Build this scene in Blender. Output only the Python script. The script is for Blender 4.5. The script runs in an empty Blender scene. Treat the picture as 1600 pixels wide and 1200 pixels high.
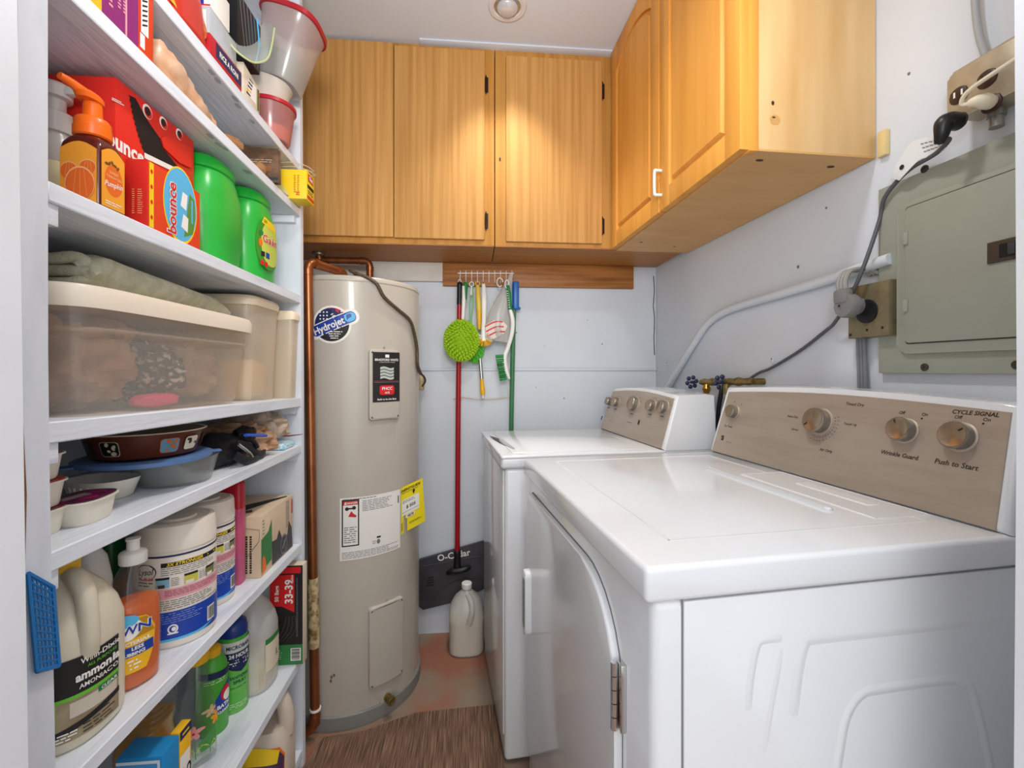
import bpy, bmesh, math, random
from mathutils import Matrix, Vector, noise
random.seed(7)
R = math.radians
PI = math.pi
scene = bpy.context.scene
COL = scene.collection

# ---------------------------------------------------------------- camera, world, light, exposure
FPX, U0, V0, EYE, YAW = 711.0, 800.0, 578.0, 1.18, R(4.98)
CA, SA = math.cos(YAW), math.sin(YAW)
cam = bpy.data.cameras.new('camera')
cam.sensor_width = 36.0
cam.lens = 36.0 * FPX / 1600.0
cam.shift_y = -22.0 / 1600.0
cam.clip_start = 0.01
camo = bpy.data.objects.new('camera', cam)
COL.objects.link(camo)
camo.location = (0, 0, EYE)
camo.rotation_euler = (PI / 2, 0, -YAW)
scene.camera = camo

world = bpy.data.worlds.new('world')
scene.world = world
world.use_nodes = True
bg = world.node_tree.nodes['Background']
bg.inputs[0].default_value = (0.97, 0.985, 1.0, 1)
bg.inputs[1].default_value = 1.0


def area(name, loc, target, sx, sy, power, color=(1, 1, 1), spread=0):
    l = bpy.data.lights.new(name, 'AREA')
    l.shape = 'RECTANGLE'
    l.size, l.size_y = sx, sy
    l.energy = power
    l.color = color
    if spread:
        l.spread = R(spread)
    o = bpy.data.objects.new(name, l)
    COL.objects.link(o)
    o.location = loc
    o.rotation_euler = (Vector(target) - Vector(loc)).to_track_quat('-Z', 'Y').to_euler()
    return o


area('hall_ceiling_lamp', (0.15, -0.75, 2.38), (0.1, 0.9, 0.9), 1.2, 0.9, 12, (1.0, 0.985, 0.96))
area('hall_fill_light', (0.1, -1.6, 1.35), (0.05, 2.0, 1.15), 1.9, 1.8, 15, (0.97, 0.985, 1.0))  # added broad soft fill behind the camera; no window is known there

area('added_closet_fill', (0.12, 0.72, 2.405), (0.12, 0.72, 0), 0.14, 0.14, 5.5, (1.0, 0.98, 0.95), 140)  # added overhead fill inside the closet, out of view, without a fixture
area('bounced_flash', (0.0, -0.12, 1.68), (0.08, 1.35, 2.43), 0.25, 0.25, 7.5, (1.0, 0.99, 0.98), 120)

vs = scene.view_settings
vs.view_transform = 'Standard'
vs.look = 'None'
vs.gamma = 1.0
vs.use_curve_mapping = False
vs.exposure = 0.0

# ---------------------------------------------------------------- geometry of the view (metres)


def ray(u, v):
    r = (u - U0) / FPX
    return Vector((r * CA + SA, -r * SA + CA, (V0 - v) / FPX))


C0 = Vector((0, 0, EYE))


def onX(u, v, x):
    d = ray(u, v)
    return C0 + d * (x / d.x)


def onY(u, v, y):
    d = ray(u, v)
    return C0 + d * (y / d.y)


def onZ(u, v, z):
    d = ray(u, v)
    return C0 + d * ((z - EYE) / d.z)


RWA, RWX0, BACK = R(2.0), 0.857, 2.068       # right wall is turned 2 degrees
RWT = math.tan(RWA)


def rwx(y):
    return RWX0 + (BACK - y) * RWT


def onR(u, v, off=0.0):
    d = ray(u, v)
    return C0 + d * ((RWX0 + BACK * RWT - off) / (d.x + RWT * d.y))


def onCyl(u, v, c, rad):
    d = ray(u, v)
    ox, oy = -c[0], -c[1]
    A = d.x * d.x + d.y * d.y
    B = 2 * (ox * d.x + oy * d.y)
    D = B * B - 4 * A * (ox * ox + oy * oy - rad * rad)
    t = (-B - math.sqrt(max(D, 0))) / (2 * A)
    return C0 + d * t


# ---------------------------------------------------------------- materials
def lin(h):
    h = h.lstrip('#')
    out = []
    for i in (0, 2, 4):
        c = int(h[i:i + 2], 16) / 255.0
        out.append(c / 12.92 if c <= 0.04045 else ((c + 0.055) / 1.055) ** 2.4)
    return (*out, 1.0)


MATS = {}


def mat(name, col, rough=0.5, metal=0.0, alpha=1.0, trans=0.0, ior=1.45, var=None, bump=None, coat=0.0, spec=0.5, emit=0.0, sss=0.0):
    """var = (second colour, noise scale (x,y,z), low, high); bump = (scale (x,y,z), strength)"""
    if name in MATS:
        return MATS[name]
    m = bpy.data.materials.new(name)
    m.use_nodes = True
    nt = m.node_tree
    b = nt.nodes['Principled BSDF']
    b.inputs['Base Color'].default_value = lin(col)
    b.inputs['Roughness'].default_value = rough
    b.inputs['Metallic'].default_value = metal
    b.inputs['Alpha'].default_value = alpha
    b.inputs['Transmission Weight'].default_value = trans
    b.inputs['IOR'].default_value = ior
    b.inputs['Coat Weight'].default_value = coat
    b.inputs['Specular IOR Level'].default_value = spec
    if emit:
        b.inputs['Emission Color'].default_value = lin(col)
        b.inputs['Emission Strength'].default_value = emit
    tc = None

    def coords(s):
        nonlocal tc
        if tc is None:
            tc = nt.nodes.new('ShaderNodeTexCoord')
        mp = nt.nodes.new('ShaderNodeMapping')
        mp.inputs['Scale'].default_value = s
        nt.links.new(tc.outputs['Object'], mp.inputs['Vector'])
        return mp.outputs['Vector']
    if var:
        n = nt.nodes.new('ShaderNodeTexNoise')
        n.inputs['Scale'].default_value = 1.0
        n.inputs['Detail'].default_value = 5.0
        nt.links.new(coords(var[1]), n.inputs['Vector'])
        cr = nt.nodes.new('ShaderNodeValToRGB')
        cr.color_ramp.elements[0].position = var[2]
        cr.color_ramp.elements[1].position = var[3]
        cr.color_ramp.elements[0].color = lin(col)
        cr.color_ramp.elements[1].color = lin(var[0])
        nt.links.new(n.outputs['Fac'], cr.inputs['Fac'])
        nt.links.new(cr.outputs['Color'], b.inputs['Base Color'])
    if bump:
        n = nt.nodes.new('ShaderNodeTexNoise')
        n.inputs['Scale'].default_value = 1.0
        n.inputs['Detail'].default_value = 4.0
        nt.links.new(coords(bump[0]), n.inputs['Vector'])
        bp = nt.nodes.new('ShaderNodeBump')
        bp.inputs['Strength'].default_value = bump[1]
        bp.inputs['Distance'].default_value = 0.002
        nt.links.new(n.outputs['Fac'], bp.inputs['Height'])
        nt.links.new(bp.outputs['Normal'], b.inputs['Normal'])
    MATS[name] = m
    return m


S1 = lambda s: (s, s, s)
WALL = mat('painted_plaster', '#d3d9e1', 0.6, var=('#dde2e9', S1(3), 0.35, 0.7), bump=(S1(30), 0.25))
CEIL = mat('ceiling_paint', '#d8e3f1', 0.75, var=('#dfe9f5', S1(2), 0.3, 0.7), bump=(S1(12), 0.15))
SHELF = mat('shelf_paint', '#e2e7ef', 0.5, var=('#c0c8d6', (26, 5, 26), 0.54, 0.8), bump=((90, 10, 90), 0.7))
SHELFV = mat('shelf_paint_upright', '#dfe4ec', 0.5, var=('#ccd3de', (20, 20, 5), 0.5, 0.8), bump=((60, 60, 12), 0.4))
TRIMW = mat('trim_white', '#e4e6ea', 0.45, var=('#d9dbe0', S1(4), 0.4, 0.7))
OAK = mat('oak_veneer', '#d3a05e', 0.6, spec=0.25, var=('#be8a4a', (70, 70, 1.6), 0.38, 0.66), bump=((160, 160, 4), 0.12))
OAKF = mat('oak_frame', '#cc954c', 0.6, spec=0.25, var=('#b67f3b', (50, 50, 2.2), 0.38, 0.68), bump=((120, 120, 4), 0.12))
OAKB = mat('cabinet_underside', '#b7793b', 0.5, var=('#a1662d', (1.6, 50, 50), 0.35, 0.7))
MAPLE = mat('maple_door', '#e8a64e', 0.5, spec=0.3, var=('#db953e', (26, 26, 1.5), 0.35, 0.72), coat=0.0)
MAPLES = mat('maple_side', '#e8c48e', 0.4, var=('#d7aa6c', (16, 16, 2.0), 0.35, 0.75))
PINE = mat('stained_board', '#b0743a', 0.5, var=('#7f4a1f', (2.2, 2, 60), 0.42, 0.68), bump=((4, 4, 80), 0.2))
BOARDW = mat('painted_board', '#dcd8d0', 0.55, var=('#cfcac1', (5, 5, 9), 0.4, 0.7))
ENAM = mat('white_enamel', '#dfe1e4', 0.16, coat=0.35)
ENAM2 = mat('white_plastic', '#e2e4e7', 0.3)
CHAMP = mat('champagne_metal', '#b5a798', 0.4, metal=0.4, var=('#ae9f90', (40, 6, 40), 0.4, 0.65))
CHAMPK = mat('knob_metal', '#a58f79', 0.26, metal=0.75)
CHROME = mat('chrome', '#d4d4d4', 0.15, metal=1.0)
STEEL = mat('dull_steel', '#9c9a94', 0.38, metal=0.9)
TANKM = mat('tank_enamel', '#bdb6aa', 0.3, var=('#b3aba0', S1(2.5), 0.4, 0.7), coat=0.15)
TANKD = mat('tank_ring', '#85847f', 0.5)
COPPER = mat('copper', '#a96a44', 0.34, metal=0.85, var=('#6e4127', (14, 14, 7), 0.45, 0.75))
BRASS = mat('brass', '#a08752', 0.4, metal=0.8, var=('#5f5a3a', S1(60), 0.4, 0.7))
PANELG = mat('panel_grey_green', '#9a9d90', 0.45, var=('#9fa295', S1(6), 0.4, 0.6))
BLACK = mat('black_plastic', '#17171a', 0.4)
DARK = mat('dark_grey', '#3b3a3e', 0.5)
INK = mat('ink', '#1d1a1a', 0.6)
INKB = mat('ink_brown', '#3a2a20', 0.6)
PAPER = mat('paper_white', '#efece6', 0.6)
GREYT = mat('print_grey', '#77777c', 0.7)
GLOSSW = mat('white_gloss', '#f2f1ec', 0.3)
CREAM = mat('cream_plastic', '#ecdcc0', 0.38)
REDP = mat('red_paint', '#a5121b', 0.3)
REDB = mat('red_card', '#d8261c', 0.45)
REDL = mat('red_label', '#d41f26', 0.45)
BLUEP = mat('blue_plastic', '#1b66b4', 0.35)
BLUEL = mat('blue_label', '#173f9c', 0.4)
NAVY = mat('navy_print', '#1c2a58', 0.4)
SKYB = mat('sky_blue', '#56b6e4', 0.45)
GRNP = mat('green_plastic', '#25a63a', 0.28, var=('#2fb944', S1(5), 0.4, 0.7))
GRND = mat('green_dark', '#1d7f3f', 0.4)
GRNL = mat('green_lime', '#6bbf36', 0.4)
YEL = mat('yellow_card', '#f3cd1e', 0.45)
YELP = mat('yellow_plastic', '#f0b822', 0.4)
ORNG = mat('orange_print', '#e8701c', 0.42)
PINK = mat('pink_print', '#e8a0ac', 0.45)
BEIGE = mat('beige_plastic', '#d6c8b2', 0.42)
CARD = mat('cardboard', '#d8c2a4', 0.6, var=('#cdb695', S1(12), 0.4, 0.7))


def thin(name, tint, gloss=0.10, milk=0.06, rough=0.08, through=0.5):
    """thin clear plastic: tinted see-through, a little milkiness, reflections that grow at grazing angles"""
    m = bpy.data.materials.new(name)
    m.use_nodes = True
    nt = m.node_tree
    nt.nodes.clear()
    o = nt.nodes.new('ShaderNodeOutputMaterial')
    t = nt.nodes.new('ShaderNodeBsdfTransparent')
    t.inputs['Color'].default_value = lin(tint)
    d = nt.nodes.new('ShaderNodeBsdfDiffuse')
    d.inputs['Color'].default_value = lin(tint)
    tl = nt.nodes.new('ShaderNodeBsdfTranslucent')
    tl.inputs['Color'].default_value = lin(tint)
    md = nt.nodes.new('ShaderNodeMixShader')
    md.inputs[0].default_value = through
    nt.links.new(d.outputs[0], md.inputs[1])
    nt.links.new(tl.outputs[0], md.inputs[2])
    g = nt.nodes.new('ShaderNodeBsdfGlossy')
    g.inputs['Roughness'].default_value = rough
    m1 = nt.nodes.new('ShaderNodeMixShader')
    m1.inputs[0].default_value = milk
    nt.links.new(t.outputs[0], m1.inputs[1])
    nt.links.new(md.outputs[0], m1.inputs[2])
    lw = nt.nodes.new('ShaderNodeLayerWeight')
    lw.inputs['Blend'].default_value = 0.5
    pw = nt.nodes.new('ShaderNodeMath')
    pw.operation = 'POWER'
    pw.inputs[1].default_value = 4.0
    nt.links.new(lw.outputs['Facing'], pw.inputs[0])
    fr = nt.nodes.new('ShaderNodeMath')
    fr.operation = 'MULTIPLY_ADD'
    fr.inputs[1].default_value = 0.35
    fr.inputs[2].default_value = gloss * 0.35
    nt.links.new(pw.outputs[0], fr.inputs[0])
    m2 = nt.nodes.new('ShaderNodeMixShader')
    nt.links.new(fr.outputs[0], m2.inputs[0])
    nt.links.new(m1.outputs[0], m2.inputs[1])
    nt.links.new(g.outputs[0], m2.inputs[2])
    nt.links.new(m2.outputs[0], o.inputs['Surface'])
    MATS[name] = m
    return m


FROST = mat('frosted_plastic', '#e6dccb', 0.3, alpha=0.45)
FROSTC = mat('frosted_cream', '#ecdcc0', 0.35, alpha=0.72)
CLEAR = thin('clear_plastic', '#f4f6f4', 0.11, 0.16, 0.1, 0.2)
CLEARG = thin('clear_bottle', '#f8fbf8', 0.11, 0.03)
WHITEB = mat('white_bristle', '#f0eadb', 0.5)

# ---------------------------------------------------------------- mesh builder


class PLs:
    """flat printed face: o + x*ex + y*ey, raised by e along the normal"""

    def __init__(s, o, ex, ey):
        s.o, s.ex, s.ey = Vector(o), Vector(ex).normalized(), Vector(ey).normalized()
        s.n = s.ex.cross(s.ey).normalized()

    def __call__(s, x, y, e=0.0):
        return s.o + s.ex * x + s.ey * y + s.n * e


class CYs:
    """printed band round a (super)elliptical body: x runs along the arc from angle a0, y is height"""

    def __init__(s, c, rx, a0=0.0, ry=None, p=2.0, slant=0.0):
        s.c, s.rx, s.ry, s.a0, s.p = Vector(c), rx, (rx if ry is None else ry), a0, p
        s.slant = slant

    def __call__(s, x, y, e=0.0):
        k = (s.rx + s.ry) / 2
        a = s.a0 + x / k
        f = 1.0 + s.slant * y
        ca, sa = math.cos(a), math.sin(a)
        q = 2.0 / s.p
        px = math.copysign(abs(ca) ** q, ca) * (s.rx * f + e)
        py = math.copysign(abs(sa) ** q, sa) * (s.ry * f + e)
        return s.c + Vector((px, py, y))


TXT = {}


def text_geo(t, size, bold, sx):
    key = (t, size, bold, sx)
    if key in TXT:
        return TXT[key]
    cu = bpy.data.curves.new('t', 'FONT')
    cu.body = t
    cu.size = size
    cu.align_x = 'CENTER'
    cu.align_y = 'CENTER'
    cu.resolution_u = 2
    cu.offset = bold * size
    ob = bpy.data.objects.new('t', cu)
    COL.objects.link(ob)
    dg = bpy.context.evaluated_depsgraph_get()
    me = bpy.data.meshes.new_from_object(ob.evaluated_get(dg))
    vv = [(v.co.x * sx, v.co.y) for v in me.vertices]
    ff = [tuple(p.vertices) for p in me.polygons]
    bpy.data.objects.remove(ob)
    bpy.data.curves.remove(cu)
    bpy.data.meshes.remove(me)
    TXT[key] = (vv, ff)
    return TXT[key]


def smooth_path(pts, n=6):
    pts = [Vector(p) for p in pts]
    if len(pts) < 3:
        return pts
    out = []
    for i in range(len(pts) - 1):
        p0 = pts[max(i - 1, 0)]
        p1, p2 = pts[i], pts[i + 1]
        p3 = pts[min(i + 2, len(pts) - 1)]
        for k in range(n):
            t = k / n
            out.append(0.5 * ((2 * p1) + (-p0 + p2) * t + (2 * p0 - 5 * p1 + 4 * p2 - p3) * t * t + (-p0 + 3 * p1 - 3 * p2 + p3) * t ** 3))
    out.append(pts[-1])
    return out


class MB:
    def __init__(s):
        s.v, s.f, s.m, s.mats = [], [], [], []

    def mi(s, m):
        if m not in s.mats:
            s.mats.append(m)
        return s.mats.index(m)

    def add(s, vv, ff, m, M=None):
        b = len(s.v)
        k = s.mi(m)
        for p in vv:
            p = Vector(p)
            s.v.append(M @ p if M else p)
        for f in ff:
            s.f.append(tuple(i + b for i in f))
            s.m.append(k)
        return s

    def bm(s, bm, m, M=None):
        bm.verts.index_update()
        s.add([v.co.copy() for v in bm.verts], [[v.index for v in f.verts] for f in bm.faces], m, M)
        bm.free()
        return s

    def box(s, c, d, m, bev=0.0, seg=2, rot=(0, 0, 0), M=None):
        bm = bmesh.new()
        bmesh.ops.create_cube(bm, size=1.0)
        for v in bm.verts:
            v.co = Vector((v.co.x * d[0], v.co.y * d[1], v.co.z * d[2]))
        if bev:
            bmesh.ops.bevel(bm, geom=bm.edges[:], offset=min(bev, min(d) * 0.49), segments=seg, profile=0.5, affect='EDGES')
        T = Matrix.Translation(Vector(c))
        from mathutils import Euler
        T = T @ Euler(rot).to_matrix().to_4x4()
        return s.bm(bm, m, (M @ T) if M else T)

    def b2(s, lo, hi, m, bev=0.0, seg=2, M=None):
        lo, hi = Vector(lo), Vector(hi)
        return s.box((lo + hi) / 2, [abs(a) for a in (hi - lo)], m, bev, seg, M=M)

    def loft(s, rings, m, cap=(True, True), closed=True, M=None):
        n = len(rings[0])
        vv = [p for r in rings for p in r]
        ff = []
        for i in range(len(rings) - 1):
            for j in range(n if closed else n - 1):
                k = (j + 1) % n
                ff.append((i * n + j, i * n + k, (i + 1) * n + k, (i + 1) * n + j))
        if cap[0]:
            ff.append(tuple(reversed(range(n))))
        if cap[1]:
            ff.append(tuple((len(rings) - 1) * n + j for j in range(n)))
        return s.add(vv, ff, m, M)

    def sq(s, prof, m, c=(0, 0, 0), n=32, cap=(True, True), M=None):
        """stacked superellipse sections (rx, ry, z, p, dx, dy)"""
        rings = []
        for q in prof:
            rx, ry, z = q[:3]
            p = q[3] if len(q) > 3 else 2.0
            dx = q[4] if len(q) > 4 else 0.0
            dy = q[5] if len(q) > 5 else 0.0
            ring = []
            for j in range(n):
                a = 2 * PI * (j + 0.5) / n
                ca, sa = math.cos(a), math.sin(a)
                ring.append((c[0] + dx + math.copysign(abs(ca) ** (2 / p), ca) * rx, c[1] + dy + math.copysign(abs(sa) ** (2 / p), sa) * ry, c[2] + z))
            rings.append(ring)
        return s.loft(rings, m, cap, True, M)

    def lathe(s, prof, m, c=(0, 0, 0), n=32, cap=(True, True), M=None):
        return s.sq([(r, r, z) for r, z in prof], m, c, n, cap, M)

    def tube(s, pts, rad, m, n=10, sm=6, cap=True, flat=1.0, M=None):
        P = smooth_path(pts, sm) if sm else [Vector(p) for p in pts]
        L = len(P)
        rr = rad if isinstance(rad, (list, tuple)) else None
        T = []
        for i in range(L):
            t = P[min(i + 1, L - 1)] - P[max(i - 1, 0)]
            T.append(t.normalized() if t.length > 1e-9 else Vector((0, 0, 1)))
        up = Vector((0, 0, 1)) if abs(T[0].z) < 0.9 else Vector((1, 0, 0))
        nv = (up - T[0] * up.dot(T[0])).normalized()
        rings = []
        for i in range(L):
            nv = (nv - T[i] * nv.dot(T[i])).normalized()
            bv = T[i].cross(nv)
            if rr:
                x = i / (L - 1) * (len(rr) - 1)
                k = min(int(x), len(rr) - 2)
                r = rr[k] + (rr[k + 1] - rr[k]) * (x - k)
            else:
                r = rad
            rings.append([P[i] + (nv * math.cos(2 * PI * j / n) + bv * math.sin(2 * PI * j / n) * flat) * r for j in range(n)])
        return s.loft(rings, m, (cap, cap), True, M)

    def prism(s, out, fn, e0, e1, m, bev=0.0, seg=2):
        """2-D outline on a printed-face function, from height e0 to e1 along its normal"""
        n = len(out)
        bm = bmesh.new()
        a = [bm.verts.new(fn(x, y, e0)) for x, y in out]
        b = [bm.verts.new(fn(x, y, e1)) for x, y in out]
        bm.faces.new(list(reversed(a)))
        top = bm.faces.new(b)
        for i in range(n):
            k = (i + 1) % n
            bm.faces.new((a[i], a[k], b[k], b[i]))
        if bev:
            bmesh.ops.bevel(bm, geom=list(top.edges), offset=bev, segments=seg, profile=0.5, affect='EDGES')
        bmesh.ops.recalc_face_normals(bm, faces=bm.faces[:])
        return s.bm(bm, m)

    def dec(s, fn, x0, x1, y0, y1, m, e=0.0004, nx=None, ny=1):
        if nx is None:
            nx = 1 if isinstance(fn, PLs) else max(4, int(abs(x1 - x0) / max(fn.rx, 1e-6) / 0.12))
        vv, ff = [], []
        for j in range(ny + 1):
            for i in range(nx + 1):
                vv.append(fn(x0 + (x1 - x0) * i / nx, y0 + (y1 - y0) * j / ny, e))
        w = nx + 1
        for j in range(ny):
            for i in range(nx):
                ff.append((j * w + i, j * w + i + 1, (j + 1) * w + i + 1, (j + 1) * w + i))
        return s.add(vv, ff, m)

    def poly(s, fn, out, m, e=0.0004):
        if not isinstance(fn, PLs):
            xs = [p[0] for p in out]
            st = fn.rx * 0.13
            if max(xs) - min(xs) > st * 1.3:           # follow the curve: cut the outline into upright strips
                nn = int(math.ceil((max(xs) - min(xs)) / st))
                for i in range(nn):
                    a = min(xs) + (max(xs) - min(xs)) * i / nn
                    c = min(xs) + (max(xs) - min(xs)) * (i + 1) / nn
                    P = out
                    for lim, sg in ((a, 1), (c, -1)):
                        Q = []
                        for k in range(len(P)):
                            p, q = P[k - 1], P[k]
                            ip, iq = (p[0] - lim) * sg >= 0, (q[0] - lim) * sg >= 0
                            if ip != iq:
                                t = (lim - p[0]) / (q[0] - p[0])
                                Q.append((lim, p[1] + (q[1] - p[1]) * t))
                            if iq:
                                Q.append(q)
                        P = Q
                        if len(P) < 3:
                            break
                    if len(P) >= 3:
                        s.add([fn(x, y, e) for x, y in P], [tuple(range(len(P)))], m)
                return s
        return s.add([fn(x, y, e) for x, y in out], [tuple(range(len(out)))], m)

    def ell(s, fn, cx, cy, rx, ry, m, e=0.0004, n=28, rot=0.0):
        c, q = math.cos(rot), math.sin(rot)
        pts = []
        for i in range(n):
            a = 2 * PI * i / n
            x, y = rx * math.cos(a), ry * math.sin(a)
            pts.append((cx + x * c - y * q, cy + x * q + y * c))
        return s.poly(fn, pts, m, e)

    def text(s, t, fn, cx, cy, size, m, e=0.0007, bold=0.0, sx=1.0, rot=0.0, skew=0.0):
        vv, ff = text_geo(t, size, bold, sx)
        c, q = math.cos(rot), math.sin(rot)
        return s.add([fn(cx + (x + y * skew) * c - y * q, cy + (x + y * skew) * q + y * c, e) for x, y in vv], ff, m)

    def lines(s, fn, x0, x1, y0, y1, n, m, e=0.0007, fill=0.55, rot=False):
        """rows of small print, as words"""
        h = (y1 - y0) / n
        for i in range(n):
            y = y1 - h * (i + 0.5)
            x = x0
            end = x1 - random.uniform(0, 0.25) * (x1 - x0)
            while x < end:
                w = min(random.uniform(1.2, 4.0) * h, end - x)
                s.dec(fn, x, x + w, y - h * fill / 2, y + h * fill / 2, m, e, nx=1)
                x += w + h * 0.45
        return s

    def blob(s, c, rad, m, seed=0, amp=0.15, freq=3.0, n=28, k=16, p=2.0, M=None, squash=None):
        rings = []
        for i in range(k + 1):
            th = PI * (i + 0.02) / (k + 0.04)
            ring = []
            for j in range(n):
                a = 2 * PI * j / n
                d = Vector((math.sin(th) * math.cos(a), math.sin(th) * math.sin(a), math.cos(th)))
                d2 = Vector([math.copysign(abs(q) ** (2 / p), q) for q in d])
                f = 1 + amp * (noise.noise(d * freq + Vector((seed * 7.3, seed, 0))) + 0.5 * noise.noise(d * freq * 2.3 + Vector((0, seed * 3.1, 5))))
                q = Vector((d2.x * rad[0], d2.y * rad[1], d2.z * rad[2])) * f
                if squash is not None and q.z < squash:
                    q.z = squash
                ring.append(Vector(c) + q)
            rings.append(ring)
        rings.reverse()
        return s.loft(rings, m, (True, True), True, M)

    def build(s, name, parent=None, world=False, smooth=38, origin=None, loc=None, rotz=0.0):
        me = bpy.data.meshes.new(name)
        vv = s.v
        if parent is not None and world:
            inv = TM[parent.name].inverted()
            vv = [inv @ p for p in vv]
        off = None
        if parent is None:
            if loc is not None:
                off = Vector(loc)
            elif vv:
                xs = [p.x for p in vv]
                ys = [p.y for p in vv]
                zs = [p.z for p in vv]
                off = Vector(((min(xs) + max(xs)) / 2, (min(ys) + max(ys)) / 2, min(zs)))
                vv = [p - off for p in vv]
        me.from_pydata([tuple(p) for p in vv], [], s.f)
        for m in s.mats:
            me.materials.append(m)
        me.polygons.foreach_set('material_index', s.m)
        me.polygons.foreach_set('use_smooth', [True] * len(me.polygons))
        me.update()
        me.set_sharp_from_angle(angle=R(smooth))
        o = bpy.data.objects.new(name, me)
        COL.objects.link(o)
        if parent is not None:
            o.parent = parent
        elif off is not None:
            o.location = off
            o.rotation_euler = (0, 0, rotz)
        return o


TM = {}


def tag(o, label, cat, group=None):
    o['label'] = label
    o['category'] = cat
    if group:
        o['group'] = group
    return o


def thing(name, label, cat, loc=(0, 0, 0), rotz=0.0, group=None):
    o = bpy.data.objects.new(name, None)
    o.empty_display_size = 0.05
    COL.objects.link(o)
    o.location = loc
    o.rotation_euler = (0, 0, rotz)
    TM[o.name] = Matrix.Translation(Vector(loc)) @ Matrix.Rotation(rotz, 4, 'Z')
    return tag(o, label, cat, group)


def struct(mb, name):
    o = mb.build(name)
    o['kind'] = 'structure'
    return o


FX = lambda x, y, z: PLs((x, y, z), (0, 1, 0), (0, 0, 1))      # face looking to +X
FY = lambda x, y, z: PLs((x, y, z), (1, 0, 0), (0, 0, 1))      # face looking to -Y
FL = lambda x, y, z: PLs((x, y, z), (0, -1, 0), (0, 0, 1))     # face looking to -X
FT = lambda x, y, z: PLs((x, y, z), (1, 0, 0), (0, 1, 0))      # face looking up


def rrect(x0, x1, y0, y1, r, n=5):
    out = []
    for cx, cy, a0 in ((x1 - r, y0 + r, -PI / 2), (x1 - r, y1 - r, 0), (x0 + r, y1 - r, PI / 2), (x0 + r, y0 + r, PI)):
        for i in range(n + 1):
            a = a0 + PI / 2 * i / n
            out.append((cx + r * math.cos(a), cy + r * math.sin(a)))
    return out

# ================================================================ the room
FLOORM = mat('bare_concrete', '#8d7c6a', 0.75, var=('#98634d', S1(5.5), 0.4, 0.62), bump=(S1(40), 0.4))
b = MB().b2((-1.0, -2.0, -0.05), (1.2, 2.2, 0.0), FLOORM)
struct(b, 'floor')
b = MB().b2((-1.0, -2.0, 2.43), (1.2, 2.2, 2.48), CEIL)
# ragged patch of plaster along the cabinet tops
b.b2((-0.2, 1.735, 2.424), (0.56, 1.78, 2.4302), CEIL, 0.003)
struct(b, 'ceiling')
b = MB().b2((-1.0, BACK, 0), (1.1, BACK + 0.08, 2.43), WALL)
b.b2((-0.9, BACK - 0.006, 0), (0.856, BACK, 1.178), WALL)          # lower panelling stands a little proud
pb = FY(0, BACK, 0)
cr = [(0.846, 1.62), (0.85, 1.55), (0.845, 1.48), (0.851, 1.42), (0.848, 1.33), (0.851, 1.25)]
b.tube([pb(x, y, 0.001) for x, y in cr], 0.0022, DARK, 5, 2)
for x, y, r in ((0.2, 1.35, 0.003), (0.33, 1.29, 0.002), (0.42, 1.05, 0.003), (0.29, 1.1, 0.002), (0.6, 1.3, 0.003), (0.72, 1.58, 0.004), (0.75, 1.05, 0.002), (0.53, 1.41, 0.002)):
    b.ell(pb, x, y, r, r * 1.3, GREYT, 0.0005 if y > 1.18 else 0.0065, 8)
struct(b, 'wall_back')
b = MB()
p0, p1 = (rwx(2.12), 2.12), (rwx(-0.1), -0.1)
b.loft([[(p0[0], p0[1], z), (p1[0], p1[1], z), (p1[0] + 0.08, p1[1], z), (p0[0] + 0.08, p0[1], z)] for z in (0, 2.43)], WALL)
for u, v, r in ((1291, 325, .002), (1247, 417, .003), (1115, 370, .002), (1420, 115, .002)):
    q = onR(u, v, 0.001)
    b.blob(q, (0.002, r * 1.5, r * 1.5), GREYT, 1, 0.1, n=8, k=6)
for u, v in ((1207, 563), (1043, 568)):                              # old anchor holes with plaster rings
    q = onR(u, v, 0.002)
    b.blob(q, (0.003, 0.006, 0.011), WALL, 2, 0.2, n=10, k=6)
    b.blob(q + Vector((-0.002, 0, 0.004)), (0.002, 0.002, 0.003), DARK, 2, 0.2, n=8, k=6)
struct(b, 'wall_right')
b = MB().b2((-0.91, -0.1, 0), (-0.83, 2.12, 2.43), WALL)
struct(b, 'wall_left')
b = MB().b2((-0.83, 0.33, 0), (-0.53, 0.45, 2.43), TRIMW).b2((0.70, 0.33, 0), (rwx(0.4), 0.45, 2.43), TRIMW)
b.b2((-0.53, 0.33, 2.06), (0.70, 0.45, 2.43), TRIMW)
struct(b, 'wall_front')
b = MB()
b.prism([(-0.53, 0), (-0.391, 0), (-0.411, 1.5), (-0.413, 2.06), (-0.53, 2.06)], FY(0, 0.45, 0), 0.0, 0.14, TRIMW, 0.002)
struct(b, 'trim_1')
b = MB()
b.prism([(0.586, 0), (0.70, 0), (0.70, 2.06), (0.590, 2.06), (0.596, 1.15)], FY(0, 0.45, 0), 0.0, 0.14, TRIMW, 0.002)
struct(b, 'trim_2')
b = MB().b2((-0.83, BACK - 0.014, 1.176), (0.856, BACK, 1.188), WALL, 0.003)
struct(b, 'trim_3')

# striped woven mat
RUGM = mat('woven_mat', '#574132', 0.9)
nt = RUGM.node_tree
tc = nt.nodes.new('ShaderNodeTexCoord')


def rug_noise(sc):
    mp = nt.nodes.new('ShaderNodeMapping')
    mp.inputs['Scale'].default_value = sc
    nt.links.new(tc.outputs['Object'], mp.inputs['Vector'])
    n = nt.nodes.new('ShaderNodeTexNoise')
    n.inputs['Scale'].default_value = 1.0
    n.inputs['Detail'].default_value = 3.0
    nt.links.new(mp.outputs['Vector'], n.inputs['Vector'])
    return n


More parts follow.
